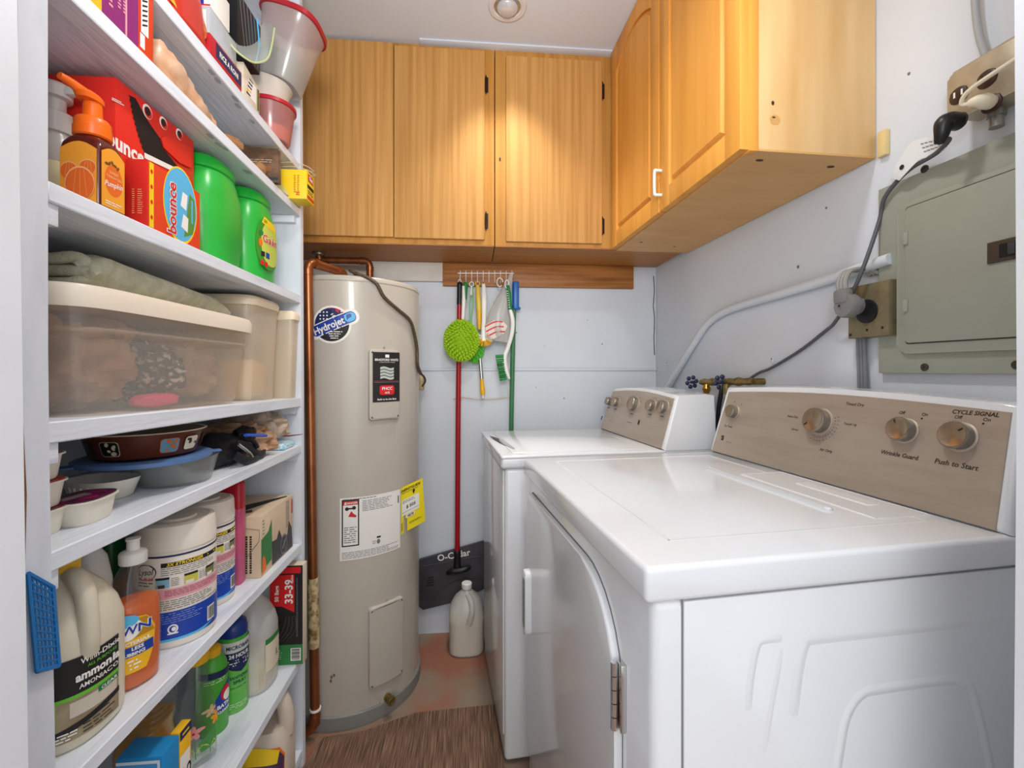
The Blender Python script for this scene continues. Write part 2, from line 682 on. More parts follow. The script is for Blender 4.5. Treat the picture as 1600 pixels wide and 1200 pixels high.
n1 = rug_noise((420, 9, 1))
cr = nt.nodes.new('ShaderNodeValToRGB')
cr.color_ramp.elements[0].position, cr.color_ramp.elements[0].color = 0.36, lin('#553f31')
cr.color_ramp.elements[1].position, cr.color_ramp.elements[1].color = 0.66, lin('#a3836a')
e = cr.color_ramp.elements.new(0.5)
e.color = lin('#765947')
nt.links.new(n1.outputs['Fac'], cr.inputs['Fac'])
n2 = rug_noise((300, 420, 1))
mx = nt.nodes.new('ShaderNodeMix')
mx.data_type = 'RGBA'
mx.blend_type = 'MULTIPLY'
mx.inputs['Factor'].default_value = 0.55
nt.links.new(cr.outputs['Color'], mx.inputs['A'])
nt.links.new(n2.outputs['Color'], mx.inputs['B'])
bsd = nt.nodes['Principled BSDF']
nt.links.new(cr.outputs['Color'], bsd.inputs['Base Color'])
bp = nt.nodes.new('ShaderNodeBump')
bp.inputs['Strength'].default_value = 0.6
bp.inputs['Distance'].default_value = 0.003
nt.links.new(n2.outputs['Fac'], bp.inputs['Height'])
nt.links.new(bp.outputs['Normal'], bsd.inputs['Normal'])
b = MB()
y0 = 1.60
c1, c2 = onZ(482, 1148, 0.008), onZ(772, 1100, 0.008)
edge = [onZ(u, v, 0.008) for u, v in ((772, 1100), (650, 1113), (618, 1124), (570, 1142), (505, 1152), (474, 1196))]
b.prism([(-0.47, 0.30), (0.175, 0.30)] + [(p.x, p.y) for p in edge], FT(0, 0, 0), 0.001, 0.008, RUGM, 0.002)
tag(b.build('floor_mat'), 'brown striped woven mat on the concrete floor', 'mat')

# ================================================================ shelving unit
XF, XB = -0.50, -0.83
YN, YFT, YFB = 0.584, 1.372, 1.398
SH = {'g': (0.057, 0.057), 'f': (0.335, 0.335), 'e': (0.669, 0.669), 'd': (0.962, 0.960), 'c': (1.118, 1.098),
      'b': (1.405, 1.398), 'a': (1.670, 1.650), 'h': (1.795, 1.780), 'i': (2.21, 2.20)}


def yfar(z):
    return YFB + (YFT - YFB) * z / 2.2


def sz(k, y):
    a, c = SH[k]
    return a + (c - a) * (y - YN) / (YFT - YN)


shelf = thing('shelving_unit', 'white painted built-in wooden shelves packed with household supplies', 'shelves', (XF - 0.16, 0.98, 0))
b = MB()
b.prism([(0.548, 0), (0.612, 0), (0.600, 0.4), (0.586, 1.05), (0.584, 1.2), (0.584, 2.43), (0.548, 2.43)], FX(XF, 0, 0), -0.33, 0.0, SHELFV, 0.002)
f = FX(XF, 0, 0)
BAREW = mat('bare_wood', '#9a672e', 0.6, var=('#6e4620', (30, 30, 6), 0.4, 0.7))
b.poly(f, [(0.5485, 0.62), (0.556, 0.66), (0.558, 0.80), (0.5555, 0.95), (0.5575, 1.04), (0.553, 1.13), (0.5485, 1.14)], BAREW, 0.0006)
for i in range(9):
    z = 0.25 + i * 0.05
    b.poly(f, [(0.556, z), (0.5615, z + 0.01), (0.563, z + 0.03), (0.558, z + 0.045)], GREYT, 0.0007)
b.build('side_panel', shelf, True)
b = MB()
b.loft([[(XB, yfar(z), z), (XB, yfar(z) + 0.02, z), (XF, yfar(z) + 0.02, z), (XF, yfar(z), z)] for z in (0, 2.43)], SHELFV)
b.build('side_panel', shelf, True)
for k in 'gfedcbahi':
    za, zc = SH[k]
    b = MB()
    th = 0.024 if k != 'c' else 0.026
    ye = yfar(za)
    bm = bmesh.new()
    vs_ = [bm.verts.new(p) for p in ((XB, YN - 0.002, za - th), (XF - 0.001, YN + 0.001, za - th), (XF - 0.001, ye, zc - th), (XB, ye, zc - th),
                                     (XB, YN - 0.002, za), (XF - 0.001, YN + 0.001, za), (XF - 0.001, ye, zc), (XB, ye, zc))]
    for q in ((3, 2, 1, 0), (4, 5, 6, 7), (0, 1, 5, 4), (1, 2, 6, 5), (2, 3, 7, 6), (3, 0, 4, 7)):
        bm.faces.new([vs_[i] for i in q])
    bmesh.ops.bevel(bm, geom=bm.edges[:], offset=0.0018, segments=1, affect='EDGES')
    b.bm(bm, SHELF)
    if k in 'ah':                                                  # flaked paint on the underside
        for i in range(5):
            yy = 0.92 + random.random() * 0.2
            xx = XF - 0.006 - random.random() * 0.010
            zz = za + (zc - za) * (yy - YN) / (YFT - YN) - th
            b.add([(xx + 0.006 * math.cos(t) * random.uniform(.6, 1), yy + 0.014 * math.sin(t) * random.uniform(.6, 1), zz - 0.0006) for t in [i2 * PI / 5 for i2 in range(10)]], [tuple(range(10))], mat('flaked_paint', '#b7bdc7', 0.7))
    b.build('shelf_board', shelf, True)
    if k in 'dcbefh':
        b = MB().b2((XB, YN, za - th - 0.026), (XF - 0.006, YN + 0.021, za - th), SHELF, 0.001)
        b.build('shelf_cleat', shelf, True)
    if k in 'adcf':
        ye = yfar(zc)
        b = MB().b2((XB, ye - 0.018, zc - th - 0.02), (XF - 0.012, ye + 0.001, zc - th), SHELF, 0.001)
        b.build('shelf_cleat', shelf, True)

# ================================================================ wall cabinets
CY = 1.77
CZ = 1.66


def hinge(par, fn, x, y, h=0.035):
    m = MB()
    m.sq([(0.001, 0.001, -h * .5), (0.004, 0.004, -h * .36), (0.006, 0.006, 0), (0.004, 0.004, h * .36), (0.001, 0.001, h * .5)], mat('hinge_bronze', '#33241b', 0.4, 0.6), fn(x, y, 0.004), 10)
    m.dec(fn, x - 0.001, x + 0.009, y - h * .4, y + h * .4, mat('hinge_bronze', '#33241b'), 0.001)
    return m.build('hinge', par, True)


cab = thing('wall_cabinet', 'oak veneer wall cabinet above the water heater', 'cabinet', (-0.37, CY + 0.15, CZ))
b = MB().b2((-0.825, CY, CZ + 0.004), (0.085, BACK - 0.007, 2.429), OAKF, 0.001)
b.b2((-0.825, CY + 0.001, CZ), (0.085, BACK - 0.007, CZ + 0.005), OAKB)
for x, y in ((0.0, 1.95), (-0.14, 1.93), (-0.2, 2.0), (0.03, 1.84)):
    b.ell(PLs((0, 0, CZ), (1, 0, 0), (0, -1, 0)), x, -y, 0.004, 0.003, INKB, 0.0006, 8)
b.build('body', cab, True)
b = MB().b2((-0.72, CY - 0.018, 1.683), (-0.298, CY - 0.0005, 2.418), OAK, 0.002)
b.build('door', cab, True)
d = MB().b2((-0.294, CY - 0.018, 1.681), (0.0475, CY - 0.0005, 2.408), OAK, 0.002).build('door', cab, True)
hinge(d, FY(0, CY, 0), 0.0515, 1.755) if False else None
fcab = FY(0, CY - 0.002, 0)
for z in (1.757, 2.285):
    hinge(cab, fcab, 0.0525, z, 0.075)

cab2 = thing('wall_cabinet', 'single-door oak veneer wall cabinet between the heater cabinet and the corner', 'cabinet', (0.47, CY + 0.15, CZ))
b = MB().b2((0.0885, CY, CZ + 0.004), (0.853, BACK - 0.007, 2.428), OAKF, 0.001)
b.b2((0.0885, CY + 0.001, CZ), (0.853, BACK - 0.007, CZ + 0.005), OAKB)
b.ell(fcab, 0.107, 2.0, 0.004, 0.008, INKB, -0.0012, 10)
b.build('body', cab2, True)
MB().b2((0.1300, CY - 0.018, 1.677), (0.5085, CY - 0.0005, 2.395), OAK, 0.002).build('door', cab2, True)
for z in (1.75, 2.285):
    hinge(cab2, fcab, 0.5135, z, 0.075)

# maple cabinet on the right wall: local y runs along the wall, local x into it
cab3 = thing('wall_cabinet', 'honey maple raised-panel cabinet on the right wall above the machines', 'cabinet', (0.594, 0.928, 1.651), RWA)
CD, CL, CH = 0.302, 0.828, 0.778
b = MB().b2((0, 0.0, 0.004), (CD - 0.002, CL, CH), MAPLES, 0.001)
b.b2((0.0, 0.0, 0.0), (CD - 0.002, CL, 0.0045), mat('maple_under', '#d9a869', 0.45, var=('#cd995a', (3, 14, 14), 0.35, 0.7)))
b.b2((-0.001, -0.001, -0.0005), (0.019, 0.022, CH), MAPLE, 0.001)
fs = FY(0, 0, 0)
b.ell(fs, 0.052, 0.105, 0.0035, 0.005, INKB, 0.0006, 10)
b.ell(fs, 0.057, 0.069, 0.012, 0.011, mat('wood_filler', '#cf9f5e', 0.5), 0.0006, 14)
b.ell(fs, 0.054, 0.074, 0.004, 0.002, INKB, 0.0009, 10)
fu = PLs((0, 0, 0), (1, 0, 0), (0, -1, 0))
for x, y in ((0.05, 0.04), (0.235, 0.05), (0.05, 0.70), (0.20, 0.74)):
    b.ell(fu, x, -y, 0.009 if y < .3 else 0.006, 0.005, INKB, 0.001, 12)
b.build('body', cab3)


def raised_door(y0, y1, knob):
    fn = PLs((-0.001, 0, 0), (0, -1, 0), (0, 0, 1))       # seen from the room, x = -local y
    zb, zt = 0.003, CH - 0.003
    w = 0.058
    m = MB()
    m.prism([(-y1, zb), (-y0, zb), (-y0, zt), (-y1, zt)], fn, 0.0, 0.012, MAPLE)
    m.prism([(-y1, zb), (-y1 + w, zb), (-y1 + w, zt), (-y1, zt)], fn, 0.012, 0.021, MAPLE, 0.003)
    m.prism([(-y0 - w, zb), (-y0, zb), (-y0, zt), (-y0 - w, zt)], fn, 0.012, 0.021, MAPLE, 0.003)
    m.prism([(-y1 + w, zb), (-y0 - w, zb), (-y0 - w, zb + w), (-y1 + w, zb + w)], fn, 0.012, 0.0208, MAPLE, 0.003)
    xa, xb = -y1 + w, -y0 - w
    arc = [(xa + (xb - xa) * i / 14, zt - w - 0.055 + 0.055 * math.sin(PI * i / 14) ** 0.8) for i in range(15)]
    m.prism([(xb, zt), (xa, zt)] + arc, fn, 0.012, 0.0208, MAPLE, 0.003)
    g = 0.011
    arc2 = [(xa + g + (xb - xa - 2 * g) * i / 14, zt - w - 0.055 - g + 0.055 * math.sin(PI * i / 14) ** 0.8) for i in range(15)]
    m.prism([(xa + g, zb + w + g), (xb - g, zb + w + g)] + list(reversed(arc2)), fn, 0.012, 0.0195, MAPLE, 0.007, 1)
    dr = m.build('door', cab3)
    if knob:
        h = MB()
        x = -y1 + 0.012
        pts = [fn(x, 0.048, 0.02), fn(x, 0.048, 0.036), fn(x, 0.053, 0.042), fn(x, 0.115, 0.042), fn(x, 0.120, 0.036), fn(x, 0.120, 0.02)]
        h.tube(pts, 0.0045, ENAM2, 10, 4)
        h.build('handle', dr)
    return dr


raised_door(0.003, 0.392, True)
raised_door(0.399, 0.822, False)
b = MB().b2((rwx(0.915) - 0.012, 0.906, 1.645), (rwx(0.915) - 0.001, 0.9265, 1.70), mat('shim_wood', '#e2c98e', 0.5), 0.001)
tag(b.build('wood_shim'), 'pale wood shim behind the near bottom corner of the maple cabinet', 'shim')

# boards under the back cabinets
pA = onY(692, 430, BACK - 0.02)
pB = onY(990, 430, BACK - 0.02)
b = MB().b2((pA.x, BACK - 0.021, 1.556), (pB.x, BACK - 0.0015, 1.659), PINE, 0.001)
tag(b.build('mounting_board'), 'brown stained board under the cabinets carrying the hook rail', 'board')
b = MB().b2((-0.825, BACK - 0.019, 1.575), (pA.x - 0.001, BACK - 0.0015, 1.659), BOARDW, 0.001)
struct(b, 'trim_4')

# ================================================================ recessed ceiling light
rl = thing('recessed_light', 'round recessed light in the ceiling', 'ceiling light', (0.12, 1.56, 2.43))
b = MB().lathe([(0.045, -0.001), (0.049, -0.006), (0.062, -0.006), (0.066, -0.001)], TRIMW, n=40, cap=(False, False))
b.build('trim_ring', rl)
b = MB().lathe([(0.046, -0.002), (0.030, -0.0015), (0.0, -0.001)], mat('reflector', '#b9bbbe', 0.25, 0.8), n=40, cap=(False, False))
b.build('reflector', rl)
b = MB().blob((0, 0, -0.006), (0.036, 0.036, 0.016), mat('bulb_glass', '#c9cbce', 0.2, 0.3, emit=0.15), 1, 0.0)
b.build('bulb', rl)
l = bpy.data.lights.new('recessed_lamp', 'AREA')
l.shape = 'DISK'
l.size = 0.10
l.energy = 2.5
l.spread = R(85)
l.color = (1.0, 0.97, 0.92)
lo = bpy.data.objects.new('recessed_lamp', l)
COL.objects.link(lo)
lo.location = (0.12, 1.56, 2.400)

# ================================================================ water heater
HC, HR, HT = (-0.457, 1.78), 0.25, 1.495
wh = thing('water_heater', 'tall beige cylindrical electric water heater in the back left corner', 'water heater', (HC[0], HC[1], 0))


def hcyl(u, v, r=HR):
    p = onCyl(u, v, HC, r)
    return math.atan2(p.y - HC[1], p.x - HC[0]), p.z


b = MB().lathe([(HR, 0.045), (HR, 1.470), (HR - 0.0015, 1.4715), (HR - 0.0015, 1.4735), (HR + 0.001, 1.475), (HR + 0.001, 1.483), (HR - 0.004, 1.491), (HR - 0.018, 1.495), (0, 1.495)], TANKM, n=96, cap=(False, False))
for u, v in ((518, 1058), (522, 1055), (517, 1064)):
    a, z = hcyl(u, v)
    b.ell(CYs((0, 0, 0), HR, a), 0, z, 0.004, 0.006, mat('rust_chip', '#7b6242', 0.8), 0.0006, 9)
for u, v in ((638, 1078), (642, 1074), (645, 1070)):
    a, z = hcyl(u, v)
    b.ell(CYs((0, 0, 0), HR, a), 0, z, 0.008, 0.004, mat('rust_chip', '#7b6242', 0.8), 0.0006, 9)
b.build('tank', wh)
b = MB().lathe([(HR - 0.02, 0.0), (HR + 0.004, 0.0), (HR + 0.006, 0.01), (HR + 0.006, 0.046), (HR + 0.002, 0.050), (HR - 0.01, 0.05)], TANKD, n=96)
b.build('base_ring', wh)


def cover(u0, u1, v0, v1):
    a0, z1 = hcyl(u0, v0)
    a1, _ = hcyl(u1, v0)
    am, zt = hcyl((u0 + u1) / 2, v0)
    _, zb = hcyl((u0 + u1) / 2, v1)
    fn = CYs((0, 0, 0), HR, am)
    w = (a1 - a0) * HR
    m = MB()
    rings = []
    for k, (ins, e) in enumerate(((0.0, 0.0005), (0.001, 0.010), (0.003, 0.013), (0.007, 0.014))):
        out = rrect(-w / 2 + ins, w / 2 - ins, zb + ins, zt - ins, 0.012 - ins * .6, 4)
        rings.append([fn(x, y, e) for x, y in out])
    # fill the face with strips so that it follows the tank's curve
    m.loft(rings, TANKM, (False, False))
    n = 12
    x0, x1 = -w / 2 + 0.007, w / 2 - 0.007
    m.dec(fn, x0, x1, zb + 0.014, zt - 0.014, TANKM, 0.014, n)
    m.dec(fn, x0 + 0.006, x1 - 0.006, zb + 0.007, zb + 0.014, TANKM, 0.014, n)
    m.dec(fn, x0 + 0.006, x1 - 0.006, zt - 0.014, zt - 0.007, TANKM, 0.014, n)
    # flat flange around
    m.dec(fn, -w / 2 - 0.006, w / 2 + 0.004, zb - 0.006, zt + 0.016, TANKM, 0.0012, n)
    return m, fn, w, zb, zt


m, fn, w, zb, zt = cover(577, 623, 546, 656)
m.blob(fn(0, zt + 0.006, 0.002), (0.003, 0.003, 0.003), STEEL, 1, 0, n=10, k=6)
pc = m.build('access_cover', wh)
m = MB()
lx0, lx1, ly0, ly1 = -w / 2 + 0.012, w / 2 - 0.004, zb + 0.062, zt - 0.010
cx = (lx0 + lx1) / 2
E = 0.0146
m.dec(fn, lx0, lx1, ly0, ly1, INK, E, 10)
m.dec(fn, cx - 0.007, cx + 0.007, ly1 - 0.018, ly1 - 0.008, PAPER, E + .0004)
m.text('BRADFORD WHITE', fn, cx, ly1 - 0.026, 0.0105, PAPER, E + .0005, 0.02, 0.92)
m.text('C O R P O R A T I O N', fn, cx, ly1 - 0.034, 0.0055, PAPER, E + .0005)
for i in range(4):
    yy = ly1 - 0.055 - i * 0.0105
    for k in range(8):
        xa = cx - 0.024 + k * 0.006
        h = 0.003 * math.sin(k / 8 * 2 * PI)
        h2 = 0.003 * math.sin((k + 1) / 8 * 2 * PI)
        m.poly(fn, [(xa, yy + h - .004), (xa + .006, yy + h2 - .004), (xa + .006, yy + h2 + .004), (xa, yy + h + .004)], mat('flag_silver', '#b8c0b9', 0.4), E + .0005)
m.dec(fn, lx0 + .004, lx1 - .004, ly0 + 0.070, ly0 + 0.0712, REDL, E + .0005)
m.dec(fn, lx0 + .004, lx1 - .004, ly0 + 0.066, ly0 + 0.0672, GREYT, E + .0005)
m.poly(fn, [(cx + x, ly0 + 0.040 + y) for x, y in rrect(-0.026, 0.026, -0.016, 0.016, 0.008)], REDL, E + .0004)
m.text('PHCC', fn, cx, ly0 + 0.045, 0.014, PAPER, E + .0008, 0.02)
m.text('ACE', fn, cx, ly0 + 0.031, 0.009, PAPER, E + .0008, 0.02)
m.text('Built to be the Best', fn, cx, ly0 + 0.009, 0.0085, PAPER, E + .0005, 0.02)
m.build('nameplate', pc)
m, fn, w, zb, zt = cover(578, 629, 940, 1064)
m.blob(fn(0, zt + 0.006, 0.002), (0.003, 0.003, 0.003), STEEL, 1, 0, n=10, k=6)
m.build('access_cover', wh)
# drain valve
a, z = hcyl(604, 1088)
dv = Vector((math.cos(a), math.sin(a), 0))
rot = Matrix.Translation(dv * HR + Vector((0, 0, z))) @ Vector((0, 0, 1)).rotation_difference(dv).to_matrix().to_4x4()
m = MB().lathe([(0.026, 0.0), (0.026, 0.002), (0.020, 0.003)], TANKM, n=24, M=rot)
m.lathe([(0.013, 0.002), (0.013, 0.012), (0.010, 0.013), (0.010, 0.022), (0.015, 0.023), (0.015, 0.034), (0.010, 0.036), (0.008, 0.030), (0, 0.030)], BRASS, n=18, cap=(True, False), M=rot)
m.build('drain_valve', wh)
# round sticker with a banner
a, z = hcyl(518, 507)
fn = CYs((0, 0, 0), HR, a)
m = MB()
cz = z
pts = []
m.ell(fn, 0, cz, 0.062, 0.062, PAPER, 0.0006)
bw = lambda e, x0, x1, h, mm: m.poly(fn, [(x0 * math.cos(.42) - y * math.sin(.42), cz + x0 * math.sin(.42) + y * math.cos(.42)) if k < 0 else (x * math.cos(.42) - y * math.sin(.42), cz + x * math.sin(.42) + y * math.cos(.42)) for k, (x, y) in enumerate(rrect(x0, x1, -h, h, h * .9))], mm, e)
bw(0.0007, -0.082, 0.092, 0.026, PAPER)
m.ell(fn, 0, cz, 0.055, 0.055, NAVY, 0.0009)
tri = [(0.055 * math.cos(t), cz + 0.055 * math.sin(t)) for t in [R(30 + 8 * i) for i in range(10)]]
m.poly(fn, tri, REDL, 0.0011)
for i in range(3):
    m.poly(fn, [(-0.002 + .004 * i, cz + .034 - .006 * i), (0.036 + .002 * i, cz + .046 - .007 * i), (0.036 + .002 * i, cz + .043 - .007 * i), (-0.002 + .004 * i, cz + .031 - .006 * i)], PAPER, 0.0013)
for i in range(9):
    m.ell(fn, -0.036 + (i % 3) * 0.011, cz + 0.018 + (i // 3) * 0.011, 0.003, 0.003, PAPER, 0.0013, 5)
low = [(0.055 * math.cos(t), cz + 0.055 * math.sin(t)) for t in [R(210 + 12 * i) for i in range(14)]]
m.poly(fn, low, INK, 0.0011)
for i in range(4):
    m.lines(fn, -0.012 + i * .003, 0.036 - i * .004, cz - 0.026 - i * .007, cz - 0.021 - i * .007, 1, PAPER, 0.0013)
bw(0.0014, -0.072, 0.084, 0.021, PAPER)
bw(0.0016, -0.070, 0.082, 0.018, BLUEL)
bw(0.0017, 0.045, 0.080, 0.014, SKYB)
m.text('Hydrojet', fn, -0.010 * math.cos(.42), cz - 0.006, 0.032, PAPER, 0.002, 0.025, 0.9, rot=.42)
m.build('round_sticker', wh)
# white instruction label
c = [hcyl(u, v) for u, v in ((531, 779), (625, 764), (622, 860), (529, 873))]
a = (c[0][0] + c[1][0]) / 2
fn0 = CYs((0, 0, 0), HR, a)
W = (c[1][0] - c[0][0]) * HR
zt, zb = (c[0][1] + c[1][1]) / 2, (c[2][1] + c[3][1]) / 2
H_ = zt - zb
fn = fn0
m = MB()
m.dec(fn, -W / 2, W / 2, zb, zt, PAPER, 0.0006, 16)
m.dec(fn, -W / 2 + .006, -W / 2 + .060, zb + H_ * .22, zt - .006, INK, 0.0009, 8)
m.dec(fn, -W / 2 + .010, -W / 2 + .056, zb + H_ * .24, zt - .011, PAPER, 0.0012, 8)
m.dec(fn, -W / 2 + .010, -W / 2 + .056, zt - .024, zt - .011, REDL, 0.0015, 8)
m.text('DANGER', fn, -W / 2 + .036, zt - .0178, 0.0095, PAPER, 0.0018, 0.02)
m.poly(fn, [(-W / 2 + .013, zt - .022), (-W / 2 + .021, zt - .022), (-W / 2 + .017, zt - .013)], PAPER, 0.0018)
m.ell(fn, -W / 2 + .022, zt - .036, .006, .006, INK, 0.0015)
m.ell(fn, -W / 2 + .044, zt - .034, .006, .006, INK, 0.0015)
m.dec(fn, -W / 2 + .022, -W / 2 + .044, zt - .038, zt - .033, INK, 0.0016)
m.poly(fn, [(-W / 2 + .026, zt - .062), (-W / 2 + .050, zt - .066), (-W / 2 + .052, zt - .060), (-W / 2 + .042, zt - .053), (-W / 2 + .036, zt - .044), (-W / 2 + .032, zt - .05)], REDL, 0.0015)
m.lines(fn, -W / 2 + .013, -W / 2 + .054, zb + H_ * .27, zb + H_ * .54, 8, GREYT, 0.0015, 0.4)
m.lines(fn, -W / 2 + .070, W / 2 - .03, zt - .05, zt - .012, 7, GREYT, 0.0011, 0.35)
m.lines(fn, -W / 2 + .010, W / 2 - .06, zt - .008, zt - .003, 1, GREYT, 0.0011, 0.5)
m.dec(fn, W / 2 - .012, W / 2 - .006, zt - .046, zt - .02, GREYT, 0.0011)
m.dec(fn, .012, .026, zb + .058, zb + .064, INK, 0.0011)
m.ell(fn, .018, zb + .046, .006, .008, GREYT, 0.0011)
m.lines(fn, -.002, .010, zb + .04, zb + .052, 3, GREYT, 0.0011, 0.4)
m.lines(fn, -W / 2 + .006, W / 2 - .006, zb + .004, zb + .028, 5, GREYT, 0.0011, 0.35)
m.build('instruction_label', wh)
# yellow energy tag, its lower corner curled off the tank
ENG = mat('energy_yellow', '#f2dd1d', 0.55)
c0 = hcyl(626, 765)
fnE = CYs((0, 0, 0), HR, c0[0])


def fe(x, y, e=0.0):
    lift = max(0.0, x - 0.012) ** 1.3 * 0.9 * max(0.0, 1 - (y - 0.98) * 0)
    return fnE(x, y + x * 0.22, 0.001 + e + lift)


fe.rx = HR
m = MB()
zt = c0[1] + 0.004
fe_b = zt - 0.165
bm_out = []
nx, ny = 14, 10
vv, ff = [], []
for j in range(ny + 1):
    for i in range(nx + 1):
        yy = fe_b + (zt - fe_b) * j / ny
        xx = 0.088 * i / nx
        t = j / ny
        vv.append(fe(xx + (1 - t) * 0.012 * (i / nx), yy, 0.0))
for j in range(ny):
    for i in range(nx):
        if j < 4 and i in (2, 3):
            if j + i < 6:
                continue
        ff.append((j * (nx + 1) + i, j * (nx + 1) + i + 1, (j + 1) * (nx + 1) + i + 1, (j + 1) * (nx + 1) + i))
m.add(vv, ff, ENG)
m.dec(fe, 0.004, 0.074, fe_b + .062, fe_b + .118, PAPER, 0.0008, 10)
m.text('ENERGYGUIDE', fe, 0.040, zt - 0.014, 0.0125, INK, 0.001, 0.03, 0.92)
m.dec(fe, 0.004, 0.070, zt - 0.024, zt - 0.0225, INK, 0.001, 6)
m.poly(fe, [(0.048, zt - .030), (0.053, zt - .022), (0.058, zt - .030), (0.053, zt - .042)], INK, 0.001)
m.text('$ 505', fe, 0.042, fe_b + .088, 0.016, INK, 0.0014, 0.02)
m.lines(fe, 0.008, 0.06, fe_b + .104, fe_b + .115, 2, GREYT, 0.0014, 0.4)
m.dec(fe, 0.006, 0.072, fe_b + .072, fe_b + .073, INK, 0.0014, 6)
m.dec(fe, 0.024, 0.056, fe_b + .048, fe_b + .06, PAPER, 0.0012, 6)
m.text('4878', fe, 0.040, fe_b + .054, 0.012, INK, 0.0018, 0.02)
m.lines(fe, 0.036, 0.084, fe_b + .022, fe_b + .030, 2, INK, 0.001, 0.4)
m.lines(fe, 0.002, 0.010, fe_b + .01, fe_b + .04, 6, INK, 0.001, 0.4)
m.build('energy_tag', wh)

# brown armoured cable over the heater to its junction box
cpt = [Vector((-0.40, 1.66, 1.497)), Vector((-0.405, 1.60, 1.515)), Vector((-0.40, 1.555, 1.508))]
for u, v in ((585, 440), (600, 464), (622, 484), (640, 500), (647, 520), (650, 545), (650.5, 570), (655, 584)):
    p = onCyl(u, v, HC, HR + 0.008)
    if u > 648:
        a = math.atan2(p.y - HC[1], p.x - HC[0]) + (u - 648) * 0.02
        p = Vector((HC[0] + (HR + 0.008) * math.cos(a), HC[1] + (HR + 0.008) * math.sin(a), p.z))
    cpt.append(p)
m = MB().tube(cpt, 0.0062, mat('cable_brown', '#5d4a3a', 0.45, var=('#3e3026', (200, 200, 200), 0.45, 0.6)), 10, 6)
q = cpt[-1]
m.tube([q, q + Vector((0.012, 0.004, -0.012)), q + Vector((0.016, 0.01, -0.03)), q + Vector((0.004, 0.012, -0.05))], 0.004, INKB, 8, 5)
m.build('power_cable', wh, True)
jb = MB()
jp = onY(653, 598, HC[1] + 0.14)
jb.box((jp.x + 0.004, HC[1] + 0.16, jp.z), (0.036, 0.05, 0.062), mat('box_tan', '#a8946f', 0.45, 0.3), 0.003)
jb.build('junction_box', wh, True)

# ================================================================ copper pipes
def pipe(mb, pts, r, m, bend=0.03):
    P = [Vector(p) for p in pts]
    path = [P[0]]
    for i in range(1, len(P) - 1):
        a = (P[i - 1] - P[i]).normalized()
        c = (P[i + 1] - P[i]).normalized()
        for k in range(7):
            t = k / 6
            path.append((P[i] + a * bend) * (1 - t) ** 2 + P[i] * 2 * t * (1 - t) + (P[i] + c * bend) * t * t)
        for s_, dr in ((P[i] + a * bend, a), (P[i] + c * bend, c)):
            mb.tube([s_ - dr * 0.004, s_ + dr * 0.012], r * 1.14, m, 14, 0)
    path.append(P[-1])
    mb.tube(path, r, m, 14, 0)
    return mb


m = MB()
pt, pbm = Vector((-0.520, 1.495, 1.524)), Vector((-0.497, 1.495, 0.055))
pipe(m, [(-0.452, 1.665, 1.486), (-0.452, 1.665, 1.524), pt, pbm], 0.0142, COPPER, 0.03)
cp = thing('copper_pipe', 'vertical copper pipe rising beside the shelf end in front of the heater', 'pipe', (pbm.x, pbm.y, 0.0))
m.build('pipe_run', cp, True)
m = MB()
lo_, hi_ = 0.30, 0.52
q0 = pbm + (pt - pbm) * ((lo_ - pbm.z) / (pt.z - pbm.z))
q1 = pbm + (pt - pbm) * ((hi_ - pbm.z) / (pt.z - pbm.z))
m.tube([q0 + (q1 - q0) * (i / 10) for i in range(11)], [0.0155, 0.017, 0.0158, 0.0172, 0.0162, 0.0175, 0.016, 0.0172, 0.0165, 0.017, 0.0155], mat('pipe_tape', '#c9b48a', 0.55, var=('#7b6233', S1(45), 0.45, 0.62), bump=(S1(90), 0.6)), 14, 0)
m.build('tape_wrap', cp, True)
m = MB()
m.tube([pbm + Vector((0, 0, 0.03)), pbm + Vector((-0.004, 0.0, 0.004)), pbm + Vector((-0.02, 0.004, -0.018)), pbm + Vector((-0.045, 0.006, -0.03))], 0.0165, COPPER, 14, 6)
m.tube([pbm + Vector((0, 0, 0.045)), pbm + Vector((0, 0, 0.051))], 0.0172, PAPER, 14, 0)
m.build('elbow', cp, True)
m = MB()
px = onY(578, 408, 1.93)
py = onY(500, 408, 1.93)
pipe(m, [(px.x, 1.93, 1.486), (px.x, 1.93, px.z), (py.x, 1.93, px.z)], 0.0142, COPPER, 0.028)
pipe(m, [(py.x, 1.93, px.z), (py.x - 0.002, 1.925, px.z), (py.x - 0.002, 1.925, 1.640)], 0.0142, COPPER, 0.012)
m.tube([(py.x - 0.002, 1.925, 1.56), (py.x - 0.002, 1.925, 1.50)], 0.012, COPPER, 12, 0)
m.lathe([(0.02, 0), (0.026, 0.004), (0.026, 0.012), (0.014, 0.014)], STEEL, (py.x - 0.002, 1.925, 1.645), 16)
tag(m.build('copper_pipe'), 'short copper pipe bending over the top of the water heater', 'pipe')

